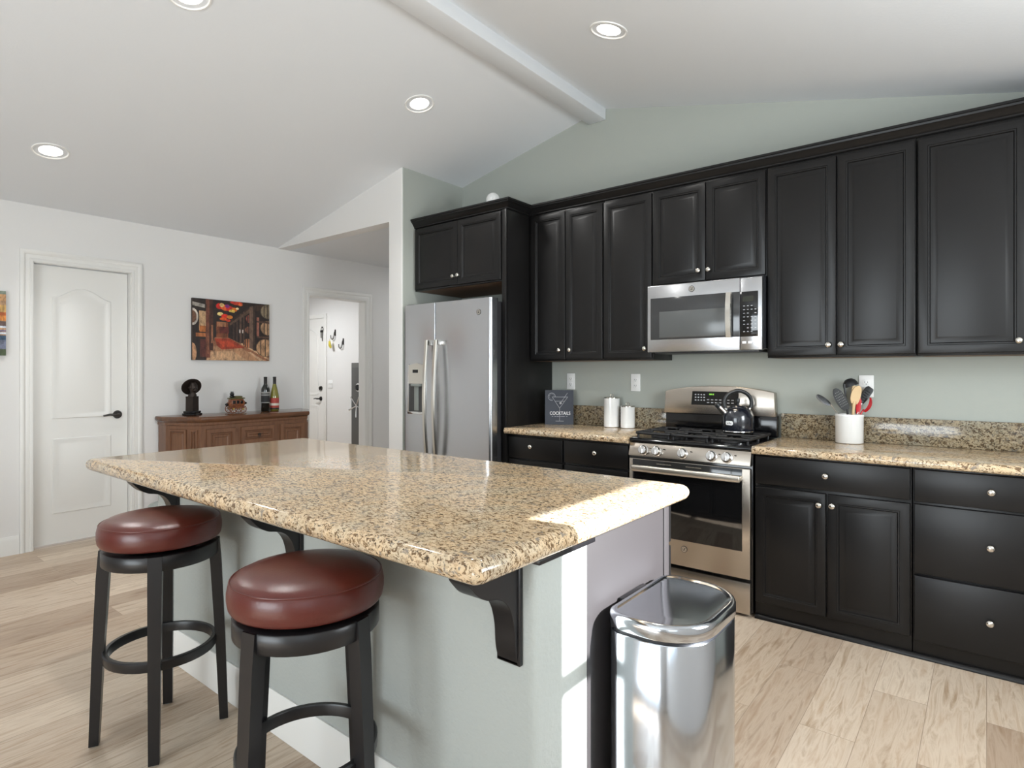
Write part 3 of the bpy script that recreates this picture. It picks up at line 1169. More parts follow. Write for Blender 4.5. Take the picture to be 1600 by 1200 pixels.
for hgt, mi_, e in ((1, 0, .0926),):
    m.mi = mi_
    rows = []
    for j in range(9):
        u = -1 + 2 * j / 8
        hh = (.0125 if abs(u) < .8 else .0125 * (1 - (abs(u) - .8) / .2 * .45)) * hgt
        a = u * .024 * hgt / .092
        p = Vector((kx, ky, kz + .058)) + (cf * math.cos(a) + sd * math.sin(a)) * e
        rows.append((p, hh))
    bot = [m.v(p - Vector((0, 0, h_))) for p, h_ in rows]
    tp = [m.v(p + Vector((0, 0, h_))) for p, h_ in rows]
    for j in range(8):
        m.f([bot[j], bot[j + 1], tp[j + 1], tp[j]])
    if True:
        m.mi = 1
        for u, h_ in ((-.010, .003), (0, .006), (.010, .003)):
            m.box(0, .004, -.0005, .0005, -.004, -.004 + h_ * 1.6, M=Matrix.Translation(Vector((kx, ky, kz + .058)) + cf * .0935 + sd * u) @ Matrix(((sd.x, cf.x, 0, 0), (sd.y, cf.y, 0, 0), (0, 0, 1, 0), (0, 0, 0, 1))))
build('badge', m, [M_INKW, M_SLOT], body)


# ---------------------------------------------------------------- text helper
def text_into(mb, s, size, P, bold=0.0, squeeze=1.0, thick=.0006):
    cu = bpy.data.curves.new('lettering', 'FONT')
    cu.body = s
    cu.size = size
    cu.align_x = 'CENTER'
    cu.extrude = thick
    cu.offset = bold
    ob = bpy.data.objects.new('lettering', cu)
    COL.objects.link(ob)
    dg = bpy.context.evaluated_depsgraph_get()
    me = bpy.data.meshes.new_from_object(ob.evaluated_get(dg))
    vs = [mb.v(P(v.co.x * squeeze, v.co.y, v.co.z)) for v in me.vertices]
    for p in me.polygons:
        mb.f([vs[i] for i in p.vertices])
    bpy.data.objects.remove(ob)
    bpy.data.curves.remove(cu)
    bpy.data.meshes.remove(me)


# ---------------------------------------------------------------- cocktail sign
sa = Vector((-2.622, 3.690, .9335))
sb = Vector((-2.440, 3.805, .9335))
su = (sb - sa).normalized()
sw = (sb - sa).length
sn = Vector((su.y, -su.x, 0))
lean = .10
sup = (Vector((0, 0, 1)) - sn * lean).normalized()
sh = .262
sg = empty('bar_sign', sa, 'small navy board lettered COCKTAILS with a martini glass drawing', 'sign')


def SP(u, w_, h_):
    return sa + su * (u * sw) + sup * (w_ * sh) + sn * h_


m = MB()
m.loft([[SP(u, w_, h_) for u, w_ in ((0, 0), (1, 0), (1, 1), (0, 1))] for h_ in (-.012, 0)])
build('board', m, M_SIGN, sg, label='dark navy board')
m = MB()
lw = .0013


def ink(pts, r=lw):
    m.tube([SP(u, w_, .0006) for u, w_ in pts], r, 5)


# drawing traced in board fractions
ink([(.25, .80), (.80, .80)], .0015)
ink([(.25, .80), (.515, .475)])
ink([(.80, .80), (.515, .475)])
ink([(.36, .675), (.68, .675)])
ink([(.515, .475), (.515, .100)], .0010)
ink([(.37, .10), (.66, .10)])
ink([(.56, .64), (.79, .915)])
ink([(.235 + .125 * math.cos(R(a)), .805 + .108 * math.sin(R(a))) for a in range(-4, 296, 10)], .0016)
ink([(.235 + .085 * math.cos(R(a)), .805 + .075 * math.sin(R(a))) for a in range(5, 296, 10)], .0006)
ink([(.235 + .13 * math.cos(R(150)), .805 + .112 * math.sin(R(150))), (.235 + .08 * math.cos(R(150)), .805 + .07 * math.sin(R(150)))], .0008)
m.sphere(SP(.545, .62, .0006), .0095, n=10)
build('drawing', m, M_INKG, sg)
m = MB()
text_into(m, 'COCKTAILS', .034, lambda x, y, z: SP(.53, .285, .0012) + su * x + sup * y + sn * z, bold=.0002, squeeze=.86)
build('lettering', m, M_INKW, sg, smooth=0)
m = MB()
for a, b_ in ((.24, .29), (.33, .40), (.415, .50), (.51, .55), (.56, .70), (.74, .79)):
    p, q = SP(a, .238, .0004), SP(b_, .238, .0004)
    m.tube([p, q], .0014, 5)
build('small_print', m, M_INKG, sg)


# ---------------------------------------------------------------- canisters
def canister(x, y, r, h, lab):
    t = empty('canister', (x, y, .9335), lab, 'canister', 'white kitchen canisters')
    m = MB().lathe([(r - .004, .001), (r, .004), (r, h), (r - .004, h + .001), (r - .006, h - .01)], (x, y, .9335), 36)
    build('jar', m, M_CERAM, t, smooth=50)
    m = MB().lathe([(r + .001, h + .0015), (r + .001, h + .006), (r - .004, h + .010), (.01, h + .012)], (x, y, .9335), 36)
    l_ = build('lid', m, M_NICK, t, smooth=50)
    m = MB()
    m.tube([(x + .014 * math.cos(a), y, .9335 + h + .020 + .009 * math.sin(a)) for a in [k * math.pi / 10 * 2 for k in range(10)]], .003, 6, closed=True)
    build('lid_knob', m, M_NICK, l_, smooth=50)


canister(-2.122, 3.820, .0565, .208, 'taller white canister with flat metal lid, left of the pair')
canister(-1.995, 3.822, .0500, .150, 'shorter white canister with metal lid, right of the pair')

# ---------------------------------------------------------------- utensil crock and utensils
cx, cy, cz = -.602, 3.790, .9335
cr = empty('utensil_crock', (cx, cy, cz), 'white ceramic crock holding cooking utensils on the right worktop', 'crock')
m = MB().lathe([(.066, .001), (.070, .005), (.0705, .145), (.0725, .150), (.0725, .160), (.070, .163), (.066, .160), (.064, .02), (.01, .014)], (cx, cy, cz), 44)
build('crock', m, M_CERAM, cr, smooth=50)
rt = Vector((.782, .623, 0))     # across the picture
tw = Vector((.623, -.782, 0))    # towards the room
C0 = Vector((cx, cy, cz))


def U(a, z, d=0):
    return C0 + rt * a + tw * d + Vector((0, 0, z))


def blade(mb, base, tip, width, nrm, prof, th=.002, bend=0.0):
    """flat head from base to tip, half width by prof(s)"""
    ax_ = tip - base
    sd_ = ax_.normalized().cross(nrm).normalized()
    nn = sd_.cross(ax_.normalized()).normalized()
    loops = []
    N = 14
    for i in range(N + 1):
        s = i / N
        h_ = max(.0008, width * prof(s))
        p = base + ax_ * s + nn * (bend * (1 - (2 * s - 1) ** 2))
        e = nn * th
        loops.append([p - sd_ * h_ - e + nn * bend * .3, p - e * 1.5, p + sd_ * h_ - e + nn * bend * .3, p + sd_ * h_ + e + nn * bend * .3, p + e * .5, p - sd_ * h_ + e + nn * bend * .3])
    mb.loft(loops)


UGp = 'cooking utensils in the white crock'
ell = lambda s: math.sqrt(max(0, 1 - (2 * s - 1) ** 2))


def utensil(name, lab):
    return empty(name, (cx, cy, cz + .02), lab, 'utensil', UGp)


# thin metal spoon leaning far left
t = utensil('slotted_spoon', 'dull grey metal spoon leaning furthest left out of the crock')
m = MB().tube([U(.0, .02, -.030), U(-.048, .165, -.034), U(-.085, .215, -.036)], .0028, 8)
build('shaft', m, M_NICK, t)
m = MB()
blade(m, U(-.082, .21, -.036), U(-.165, .268, -.038), .018, tw + Vector((0, 0, .3)), ell, .0012, -.004)
build('bowl', m, M_STEEL, t, smooth=60)
# perforated black spoon
t = utensil('skimmer', 'black nylon skimmer spoon dotted with holes, left of the ladle')
m = MB().tube([U(.012, .03, .012), U(-.02, .19, .012)], .005, 8)
build('shaft', m, M_NYLON, t)
m = MB()
pb, pt = U(-.020, .186, .012), U(-.088, .304, .01)
blade(m, pb, pt, .030, tw, lambda s: ell(min(1, s * .93 + .05)), .0018, 0)
hd = build('head', m, M_NYLON, t, smooth=60)
m = MB()
axd = (pt - pb)
sdv = axd.normalized().cross(tw).normalized()
for r_ in range(7):
    s = .22 + r_ * .1
    for c_ in range(-2, 3):
        w_ = ell(s) * .030
        if abs(c_) * .009 < w_ - .006:
            p = pb + axd * s + sdv * (c_ * .009) + tw * .0024
            m.cyl(p, p + tw * .0006, .0022, n=8)
build('holes', m, M_LABG, hd)
# ladle
t = utensil('ladle', 'black nylon ladle with a round bowl, tallest in the crock')
m = MB().tube([U(.004, .03, -.014), U(-.004, .20, -.014), U(-.018, .305, -.014), U(-.020, .330, -.014)], .0055, 8)
build('shaft', m, M_NYLON, t)
m = MB()
q = (Vector((.30, 0, -.95))).normalized()
dn = (rt * .35 + Vector((0, 0, -1)) + tw * .15).normalized()
Mq = dn.to_track_quat('Z', 'Y').to_matrix()
m.lathe([(.004, -.040), (.018, -.037), (.030, -.027), (.038, -.012), (.041, .004), (.0385, .004), (.035, -.012), (.027, -.024), (.012, -.034), (.003, -.036)], U(.020, .322, -.020), 28, Mq)
build('bowl', m, M_NYLON, t, smooth=60)
# wooden spoon in front
t = utensil('wooden_spoon', 'pale wooden spoon in the middle of the crock')
m = MB().tube([U(.0, .03, .030), U(.003, .19, .035), U(.008, .235, .036)], [.006, .007, .010], 10)
build('shaft', m, M_BEECH, t, smooth=60)
m = MB()
blade(m, U(.006, .222, .0365), U(.034, .322, .036), .027, tw, lambda s: max(.25, ell(min(1, s * .88 + .1))) if s < .9 else ell(min(1, s * .88 + .12)), .003, -.005)
build('bowl', m, M_BEECH, t, smooth=60)
# second spoon, metal shaft with pale head behind
t = utensil('wooden_turner', 'pale wooden turner standing behind the wooden spoon')
m = MB().tube([U(.03, .03, -.036), U(.044, .20, -.040)], .005, 8)
build('shaft', m, M_BEECH, t)
m = MB()
blade(m, U(.044, .20, -.040), U(.074, .318, -.066), .020, tw, lambda s: .5 + .5 * min(1, s * 2) if s < .95 else .8, .0025, 0)
build('head', m, M_BEECH, t, smooth=60)
# red utensils
t = utensil('red_spatula', 'red silicone spatula next to the wooden spoon')
m = MB().tube([U(.028, .03, .02), U(.035, .175, .022)], .004, 8)
build('shaft', m, M_NICK, t)
m = MB()
blade(m, U(.034, .165, .022), U(.046, .262, .018), .014, tw, lambda s: .55 + .45 * min(1, s * 3) if s < .75 else max(.1, 1 - (s - .75) * 3.4), .003, 0)
build('head', m, M_RED, t, smooth=60)
t = utensil('red_spoon', 'curved red silicone spoon leaning right out of the crock')
m = MB().tube([U(.036, .03, .026), U(.050, .166, .026), U(.064, .190, .028)], .0045, 8)
build('shaft', m, M_RED, t)
m = MB()
blade(m, U(.064, .178, .030), U(.098, .256, .030), .018, tw + rt * .9, lambda s: ell(min(1, s * .9 + .08)), .0025, .012)
build('bowl', m, M_RED, t, smooth=60)
t = utensil('tongs', 'black-tipped kitchen tongs with steel arms leaning right in the crock')
m = MB()
m.tube([U(.030, .03, -.004), U(.050, .165, -.003), U(.064, .235, -.002)], .0045, 8)
m.tube([U(.036, .03, -.012), U(.054, .165, -.012), U(.080, .235, -.010)], .0035, 8)
build('arms', m, M_STEEL, t)
m = MB()
blade(m, U(.058, .228, .0), U(.118, .312, .0), .020, tw, lambda s: .6 + .4 * min(1, 3 * s) if s < .9 else 1 - (s - .9) * 4, .004, 0)
blade(m, U(.074, .224, -.006), U(.130, .305, -.006), .014, tw, lambda s: .6 + .4 * min(1, 3 * s) if s < .9 else 1 - (s - .9) * 4, .004, 0)
for k in range(5):
    p = U(.071 + k * .008, .243 + k * .0115, .0046)
    m.tube([p - rt * .010 + Vector((0, 0, .007)), p + rt * .010 - Vector((0, 0, .007))], .0015, 6)
build('tips', m, M_NYLON, t, smooth=50)


# ---------------------------------------------------------------- outlets and switches
def outlet(name, X, z, face, lab, kind='outlet', double=False):
    """face 'k': on the kitchen wall; 'g': on the laundry wall"""
    yw = YK if face == 'k' else YG
    t = empty(name, (X, yw, z), lab, 'socket' if kind == 'outlet' else 'switch', 'white wall sockets above the worktop' if kind == 'outlet' else None)
    w2, h2 = (.037, .062) if not double else (.058, .062)
    m = MB().box(X - w2, X + w2, yw - .006, yw - .0003, z - h2, z + h2, b=.003)
    pl_ = build('cover_plate', m, M_WPL, t)
    if kind == 'outlet':
        for dz in (.021, -.021):
            m = MB().box(X - .017, X + .017, yw - .008, yw - .0062, z + dz - .016, z + dz + .016, b=.004 * .4)
            rc = build('receptacle', m, M_WPL, pl_)
            m = MB()
            m.box(X - .008, X - .006, yw - .0086, yw - .0081, z + dz - .004, z + dz + .006).box(X + .006, X + .008, yw - .0086, yw - .0081, z + dz - .004, z + dz + .006)
            m.cyl((X, yw - .0081, z + dz - .009), (X, yw - .0086, z + dz - .009), .0025, n=8)
            s_ = build('slots', m, M_SLOT, t)
    else:
        m = MB()
        for dx in ((-.024, .024) if double else (0,)):
            m.box(X + dx - .005, X + dx + .005, yw - .016, yw - .0062, z - .004, z + .012, b=.001)
        build('toggle', m, M_WPL, pl_)


outlet('wall_outlet', -2.522, 1.259, 'k', 'white wall socket partly behind the cocktail sign')
outlet('wall_outlet', -1.971, 1.255, 'k', 'white wall socket above the two canisters')
outlet('wall_outlet', -.534, 1.251, 'k', 'white wall socket behind the utensil crock')
outlet('light_switch', -7.745, 1.150, 'g', 'white double light switch beside the far door', 'switch', True)

# white globe on top of the fridge cabinet
m = MB().lathe([(.02, 2.548), (.035, 2.552), (.045, 2.60), (.056, 2.65), (.055, 2.685), (.045, 2.712), (.028, 2.728), (.006, 2.732)], (-3.02, 3.55, 0), 28)
tag(build('vase', m, M_CERAM, smooth=60), 'white rounded vase peeking above the crown of the fridge cabinet', 'vase')

# ---------------------------------------------------------------- trash can
TZ = .66


def dshape(x0, x1, y0, y1, rb, rf, ins, z, n=8):
    x0, x1, y0, y1 = x0 + ins, x1 - ins, y0 + ins, y1 - ins
    rb, rf = max(.004, rb - ins), max(.004, rf - ins)
    lp = []
    for cx_, cy_, r, a0 in ((x1 - rf, y0 + rf, rf, -90), (x1 - rf, y1 - rf, rf, 0), (x0 + rb, y1 - rb, rb, 90), (x0 + rb, y0 + rb, rb, 180)):
        for k in range(n + 1):
            a = R(a0 + 90 * k / n)
            lp.append((cx_ + r * math.cos(a), cy_ + r * math.sin(a), z))
    return lp


TB = (-.846, -.570, 1.465, 1.885, .06, .145)
tc_ = empty('trash_can', (-.71, 1.67, 0), 'polished steel lidded trash can standing at the end of the island', 'bin')
m = MB()
m.loft([dshape(*TB, .008, 0), dshape(*TB, .004, .004), dshape(*TB, .004, .604), dshape(*TB, .006, .607)])
build('can_body', m, M_CAN, tc_, smooth=40)
m = MB()
m.loft([dshape(*TB, .012, .6072), dshape(*TB, .012, .618)])
build('rim_gap', m, M_DARKPL, tc_)
m = MB()
m.loft([dshape(*TB, .002, .6182), dshape(*TB, 0, .621), dshape(*TB, 0, .648), dshape(*TB, .003, .656), dshape(*TB, .009, .660), dshape(*TB, .017, .660), dshape(*TB, .022, .656), dshape(*TB, .028, .655)], cap1=True)
build('lid', m, M_CAN, tc_, smooth=40)
m = MB().box(-.8655, -.848, 1.60, 1.76, .612, .652, b=.003)
build('hinge', m, M_BLACK, tc_)


# ---------------------------------------------------------------- bar stools
def make_stool():
    t = empty('bar_stool', (0, 0, 0), 'x', 'stool', 'bar stools at the island')
    m = MB()
    m.lathe([(.184, .712), (.193, .715), (.1985, .724), (.2015, .742), (.2015, .762), (.198, .779), (.1945, .786), (.193, .787), (.190, .790), (.172, .800), (.13, .809), (.07, .814), (.005, .8155)], n=48)
    st = build('seat', m, M_LEATH, t, smooth=60)
    m = MB()
    m.tube([(.1945 * math.cos(a), .1945 * math.sin(a), .787) for a in [k * 2 * math.pi / 48 for k in range(48)]], .0022, 6, closed=True)
    build('seam', m, M_LEATH, st, smooth=60)
    m = MB().lathe([(.12, .698), (.12, .711)], n=32)
    build('swivel_plate', m, M_IRON, t)
    m = MB().lathe([(.186, .645), (.189, .648), (.189, .694), (.186, .697), (.160, .697), (.160, .645)], n=48, cap0=False, cap1=False)
    m.lathe([(.161, .690), (.0, .690)], n=32, cap0=False, cap1=False)
    build('apron', m, M_BWOOD, t, smooth=50)
    m = MB()
    R_ = .172
    loops = []
    for i in range(48):
        a = i * 2 * math.pi / 48
        cs, sn_ = math.cos(a), math.sin(a)
        loops.append([(cs * r, sn_ * r, z) for r, z in ((.166, .302), (.182, .302), (.184, .306), (.184, .332), (.180, .336), (.168, .336), (.166, .332))])
    L = [[m.v(p) for p in l] for l in loops]
    for i in range(48):
        a, b_ = L[i], L[(i + 1) % 48]
        for k in range(7):
            m.f([a[k], a[(k + 1) % 7], b_[(k + 1) % 7], b_[k]])
    build('foot_ring', m, M_BWOOD, t, smooth=40)
    for k in range(4):
        a = R(90 * k)
        M = Matrix.Rotation(a, 4, 'Z')
        m = MB()
        loops = []
        for r, z, hw in ((.208, .004, .0165), (.1965, .30, .019), (.181, .60, .0215), (.173, .6965, .022)):
            loops.append([M @ Vector(p) for p in ((r - hw * .9, -hw, z), (r + hw * .9, -hw, z), (r + hw * .9, hw, z), (r - hw * .9, hw, z))])
        m.loft(loops)
        lg = build('leg', m, M_BWOOD, t)
        m = MB()
        p = M @ Vector((.208, 0, 0))
        m.cyl((p.x, p.y, 0), (p.x, p.y, .0045), .011, n=12)
        build('glide', m, M_GBIN, lg)
    return t


s1 = make_stool()
s1['label'] = 'red-brown leather bar stool further from the camera, nearer the white door'
s2 = copy_tree(s1)
s2['label'] = 'red-brown leather bar stool nearer the camera, by the right end of the island'
s1.location = (-2.392, .916, 0)
s1.rotation_euler = (0, 0, R(63))
s2.location = (-1.440, .918, 0)
s2.rotation_euler = (0, 0, R(12))

# ---------------------------------------------------------------- sideboard on the left wall
SX, SZ = -5.125, .957
sbd = empty('sideboard', (XL + .2, 2.75, 0), 'brown wooden sideboard with canted corners against the left wall', 'sideboard')
ya, yb = 2.265, 3.255


def foot(o):
    return [(XL + .012, ya - .17 - o), (XL + .16, ya - .17 - o), (SX + o, ya - o * .4), (SX + o, yb + o * .4), (XL + .16, yb + .17 + o), (XL + .012, yb + .17 + o)]


m = MB()
m.loft([[(x, y, z) for x, y in foot(o)] for o, z in ((.006, .904), (.010, .912), (.020, .918), (.028, .930), (.028, .945), (.022, .955), (.014, .957))])
build('top_board', m, M_OAKT, sbd, smooth=40)
m = MB()
m.loft([[(x, y, z) for x, y in foot(o)] for o, z in ((.022, 0), (.022, .08), (.010, .10), (0, .105), (0, .880), (.006, .886), (.006, .9035))])
build('carcass', m, M_OAKM, sbd, smooth=30)


def xface(u, w_, h_):
    return (SX + h_, u, w_)


def fpanel(name, y0, y1, z0, z1, P=xface, knobby=False):
    m = MB()
    raised(m, [(y0, z0), (y1, z0), (y1, z1), (y0, z1)], P, [(0, .0004), (.002, .018), (.034, .018), (.040, .005), (.050, .005), (.056, .014), (.070, .014), (.076, .008)])
    return build(name, m, M_OAKM, sbd, smooth=25)


for a, b_ in ((2.305, 2.555), (2.97, 3.22)):
    fpanel('cabinet_door', a, b_, .15, .850)
for z0, z1 in ((.70, .850), (.52, .68), (.34, .50), (.15, .32)):
    d_ = fpanel('drawer', 2.60, 2.925, z0, z1)
    m = MB()
    zc_ = (z0 + z1) / 2
    m.cyl((SX + .0075, 2.7625, zc_), (SX + .03, 2.7625, zc_), .009, .012, 14)
    m.tube([(SX + .028, 2.752, zc_), (SX + .032, 2.755, zc_ - .02), (SX + .034, 2.7625, zc_ - .026), (SX + .032, 2.770, zc_ - .02), (SX + .028, 2.773, zc_)], .003, 6)
    build('pull', m, M_BRONZE, d_)
for yy, sg_ in ((ya, -1), (yb, 1)):
    p0, p1 = Vector((SX, yy)), Vector((XL + .16, yy + .17 * sg_))
    e_ = (p1 - p0)
    n2 = Vector((-e_.y, e_.x)).normalized()
    if n2.x < 0:
        n2 = -n2
    for f0, f1 in ((.08, .30), (.40, .90)):
        def P2(u, w_, h_, p0=p0, e_=e_, n2=n2):
            q = p0 + e_ * u + n2 * h_
            return (q.x, q.y, w_)
        m = MB()
        L_ = e_.length
        rings = []
        for d_, h_ in ((0, .0004), (.002, .012), (.016, .012), (.020, .002), (.028, .002), (.036, .010)):
            dd = min(d_, (f1 - f0) * L_ * .45)
            rings.append([P2(u, w_, h_) for u, w_ in ((f0 + dd / L_, .15 + d_), (f1 - dd / L_, .15 + d_), (f1 - dd / L_, .85 - d_), (f0 + dd / L_, .85 - d_))])
        m.loft(rings, cap0=False)
        build('corner_panel', m, M_OAKM, sbd, smooth=25)

# bronze bust on a tall block
bx, by = -5.37, 2.300
bs = empty('bust_sculpture', (bx, by, SZ), 'dark bronze bust in a wide-brimmed hat on a tall block plinth', 'sculpture')
m = MB()
Mz = Matrix.Translation((bx, by, SZ)) @ Matrix.Rotation(R(28), 4, 'Z')
m.box(-.056, .056, -.056, .056, .0008, .020, b=.004, M=Mz)
m.box(-.050, .050, -.050, .050, .020, .040, b=.006, M=Mz)
base = build('plinth_base', m, M_BLACK, bs)
m = MB()
loops = []
for z, s in ((.0405, .036), (.15, .035), (.165, .036)):
    loops.append([Mz @ Vector((sx * s, sy * s, z)) for sx, sy in ((-1, -1), (1, -1), (1, 1), (-1, 1))])
m.loft(loops)
build('plinth_block', m, M_BRONZE, bs)
m = MB()
fc = Mz.to_3x3() @ Vector((1, -.35, 0)).normalized()
sd = Vector((-fc.y, fc.x, 0))
B0 = Vector((bx, by, SZ))
# neck and shoulders rising from the block, head leaning forward
m.loft([[B0 + sd * (math.cos(a) * w_) + fc * (math.sin(a) * d_ + o_) + Vector((0, 0, z)) for a in [k * math.pi / 8 for k in range(16)]] for z, w_, d_, o_ in ((.160, .037, .034, 0), (.178, .034, .030, .004), (.19, .022, .022, .008), (.205, .020, .022, .012), (.215, .026, .030, .016), (.232, .031, .036, .018), (.252, .032, .038, .016), (.272, .028, .034, .014), (.288, .016, .02, .01))])
m.sphere(B0 + fc * .056 + Vector((0, 0, .238)), .007, (1, 1, 1.6))
m.sphere(B0 + fc * .046 + Vector((0, 0, .217)), .014, (1, 1, .9))
for s_ in (-1, 1):
    m.sphere(B0 + fc * .047 + sd * (s_ * .013) + Vector((0, 0, .250)), .005)
    m.sphere(B0 + sd * (s_ * .033) + fc * .012 + Vector((0, 0, .240)), .008, (.6, .6, 1.3))
build('bust', m, M_BRONZE, bs, smooth=60)
m = MB()
up = (Vector((0, 0, 1)) * .50 - fc * .86 + sd * .22).normalized()
Mh = up.to_track_quat('Z', 'Y').to_matrix()
m.lathe([(.045, .004), (.070, -.004), (.079, -.002), (.080, .002), (.070, .003), (.046, .012), (.040, .035), (.034, .050), (.015, .052)], B0 + Vector((0, 0, .246)) - fc * .010, 36, Mh, cap0=True)
build('hat', m, M_BRONZE, bs, smooth=60)

# stagecoach figurine
wx, wy = -5.38, 2.690
wg = empty('figurine', (wx, wy, SZ), 'brown painted stagecoach figurine with four spoked wheels on the sideboard', 'figurine')
M_WAG = wood('painted_chestnut', (140, 78, 40), (92, 50, 28), .4)
M_WGR = mat('moss_green_paint', (96, 90, 52), .5)
m = MB()
m.box(wx - .035, wx + .035, wy - .060, wy + .060, SZ + .050, SZ + .128, b=.010)
m.box(wx - .030, wx + .030, wy - .074, wy - .055, SZ + .06, SZ + .10, b=.006)
m.box(wx - .028, wx + .028, wy + .055, wy + .072, SZ + .07, SZ + .11, b=.006)
m.box(wx - .040, wx + .040, wy - .066, wy + .066, SZ + .044, SZ + .056, b=.004)
cb = build('coach_body', m, M_WAG, wg)
m = MB()
for a in (-.035, .0, .035):
    m.box(wx + .0352, wx + .037, wy + a - .012, wy + a + .012, SZ + .085, SZ + .115, b=.0006)
build('coach_window', m, M_BLACK, cb)
m = MB()
m.box(wx - .040, wx + .040, wy - .066, wy + .066, SZ + .1285, SZ + .140, b=.005)
m.box(wx - .025, wx + .025, wy - .01, wy + .05, SZ + .140, SZ + .156, b=.006)
build('roof', m, M_WGR, wg)
m = MB()
m.sphere((wx, wy - .038, SZ + .172), .019, (1, 1, .8))
m.lathe([(.022, .176), (.021, .179), (.013, .181), (.012, .196), (.004, .198)], (wx, wy - .038, SZ), 16)
m.box(wx - .018, wx + .018, wy - .055, wy - .020, SZ + .140, SZ + .162, b=.007)
build('driver', m, M_BLACK, wg)
m = MB()
m.sphere((wx, wy + .082, SZ + .088), .016, (1, 1.2, .7))
m.sphere((wx, wy - .085, SZ + .080), .014, (1, 1.1, .9))
build('luggage', m, M_BLACK, wg)
for dx in (-.042, .042):
    for dy, r in ((-.045, .038), (.045, .034)):
        m = MB()
        c = Vector((wx + dx, wy + dy, SZ + r + .001))
        m.tube([c + Vector((0, r * .9 * math.cos(a), r * .9 * math.sin(a))) for a in [k * math.pi / 10 for k in range(20)]], r * .1, 6, closed=True)
        for k in range(4):
            a = k * math.pi / 4
            e_ = Vector((0, math.cos(a), math.sin(a))) * r * .86
            m.tube([c - e_, c + e_], .0022, 5)
        m.mi = 1
        m.sphere(c + Vector((.004 if dx > 0 else -.004, 0, 0)), .007, n=10)
        build('wheel', m, [M_WAG, M_YEL], wg)


# wine bottles
def bottle(x, y, prof, glass, lab, labels, foil_z):
    t = empty('wine_bottle', (x, y, SZ), lab, 'bottle', 'wine bottles on the sideboard')
    m = MB().lathe(prof, (x, y, SZ), 32)
    build('bottle_glass', m, glass, t, smooth=60)
    m = MB()
    rn = .0155
    m.lathe([(rn, foil_z), (rn, .318), (.0165, .320), (.0165, .328), (.014, .330), (.003, .3305)], (x, y, SZ), 24)
    build('foil_capsule', m, M_FOIL, t, smooth=50)
    for k, (z0, z1, rr, mm) in enumerate(labels):
        m = MB()
        N = 14
        A_ = [(x + rr * math.cos(R(-130 + 190 * i / N)), y + rr * math.sin(R(-130 + 190 * i / N))) for i in range(N + 1)]
        a = [m.v((p, q, SZ + z0)) for p, q in A_]
        b_ = [m.v((p, q, SZ + z1)) for p, q in A_]
        for i in range(N):
            m.f([a[i], a[i + 1], b_[i + 1], b_[i]])
        build('label', m, mm, t, smooth=60)


bottle(-5.40, 2.985, [(.034, .001), (.039, .004), (.039, .205), (.036, .222), (.022, .245), (.0150, .262), (.0145, .326)], M_DGL,
       'dark wine bottle with a grey label, left of the two', [(.080, .185, .0394, M_LABG), (.162, .170, .0397, M_SLOT), (.088, .150, .0396, M_SLOT)], .252)
bottle(-5.40, 3.078, [(.036, .001), (.041, .004), (.041, .130), (.038, .160), (.030, .200), (.020, .238), (.0150, .262), (.0145, .324)], M_OLGL,
       'olive green wine bottle with a red label, right of the two', [(.030, .125, .0414, M_LABR), (.052, .075, .0417, M_LABC), (.016, .029, .0413, M_SLOT)], .246)


# ---------------------------------------------------------------- canvas pictures
def cm(rgb):
    k = 'paint_%d_%d_%d' % rgb
    if k in MATS:
        return MATS[k]
    mm = mat(k, rgb, .55)
    nt = mm.node_tree
    v = coords(nt, scale=(1, 1, .6))
    r = ramp(nt, [(.32, tuple(int(x * .62) for x in rgb)), (.52, rgb), (.72, tuple(min(255, int(x * 1.22)) for x in rgb))])
    nt.links.new(noise(nt, v, 26, 5, .7, .5), r.inputs[0])
    nt.links.new(r.outputs[0], nt.nodes['Principled BSDF'].inputs['Base Color'])
    return mm


def canvas(name, lab, y0, y1, z0, z1, shapes):
    t = empty(name, (XL + .001, (y0 + y1) / 2, z0), lab, 'picture')
    build('canvas', MB().box(XL + .001, XL + .028, y0, y1, z0, z1, b=.002), cm((60, 48, 40)), t)
    m = MB()
    mats = []
    for k, (rgb, pts) in enumerate(shapes):
        mm = cm(rgb)
        if mm not in mats:
            mats.append(mm)
        m.mi = mats.index(mm)
        h_ = XL + .0284 + k * .00002
        m.f([m.v((h_, y0 + u * (y1 - y0), z1 - w_ * (z1 - z0))) for u, w_ in pts])
    build('print', m, mats, t, smooth=0)
    return t


def el(cx_, cy_, rx, ry, n=18, a0=0, a1=360):
    return [(min(1, max(0, cx_ + rx * math.cos(R(a0 + (a1 - a0) * i / n)))), min(1, max(0, cy_ + ry * math.sin(R(a0 + (a1 - a0) * i / n))))) for i in range(n + (0 if a1 - a0 == 360 else 1))]


def rc(u0, w0, u1, w1):
    return [(u0, w0), (u1, w0), (u1, w1), (u0, w1)]


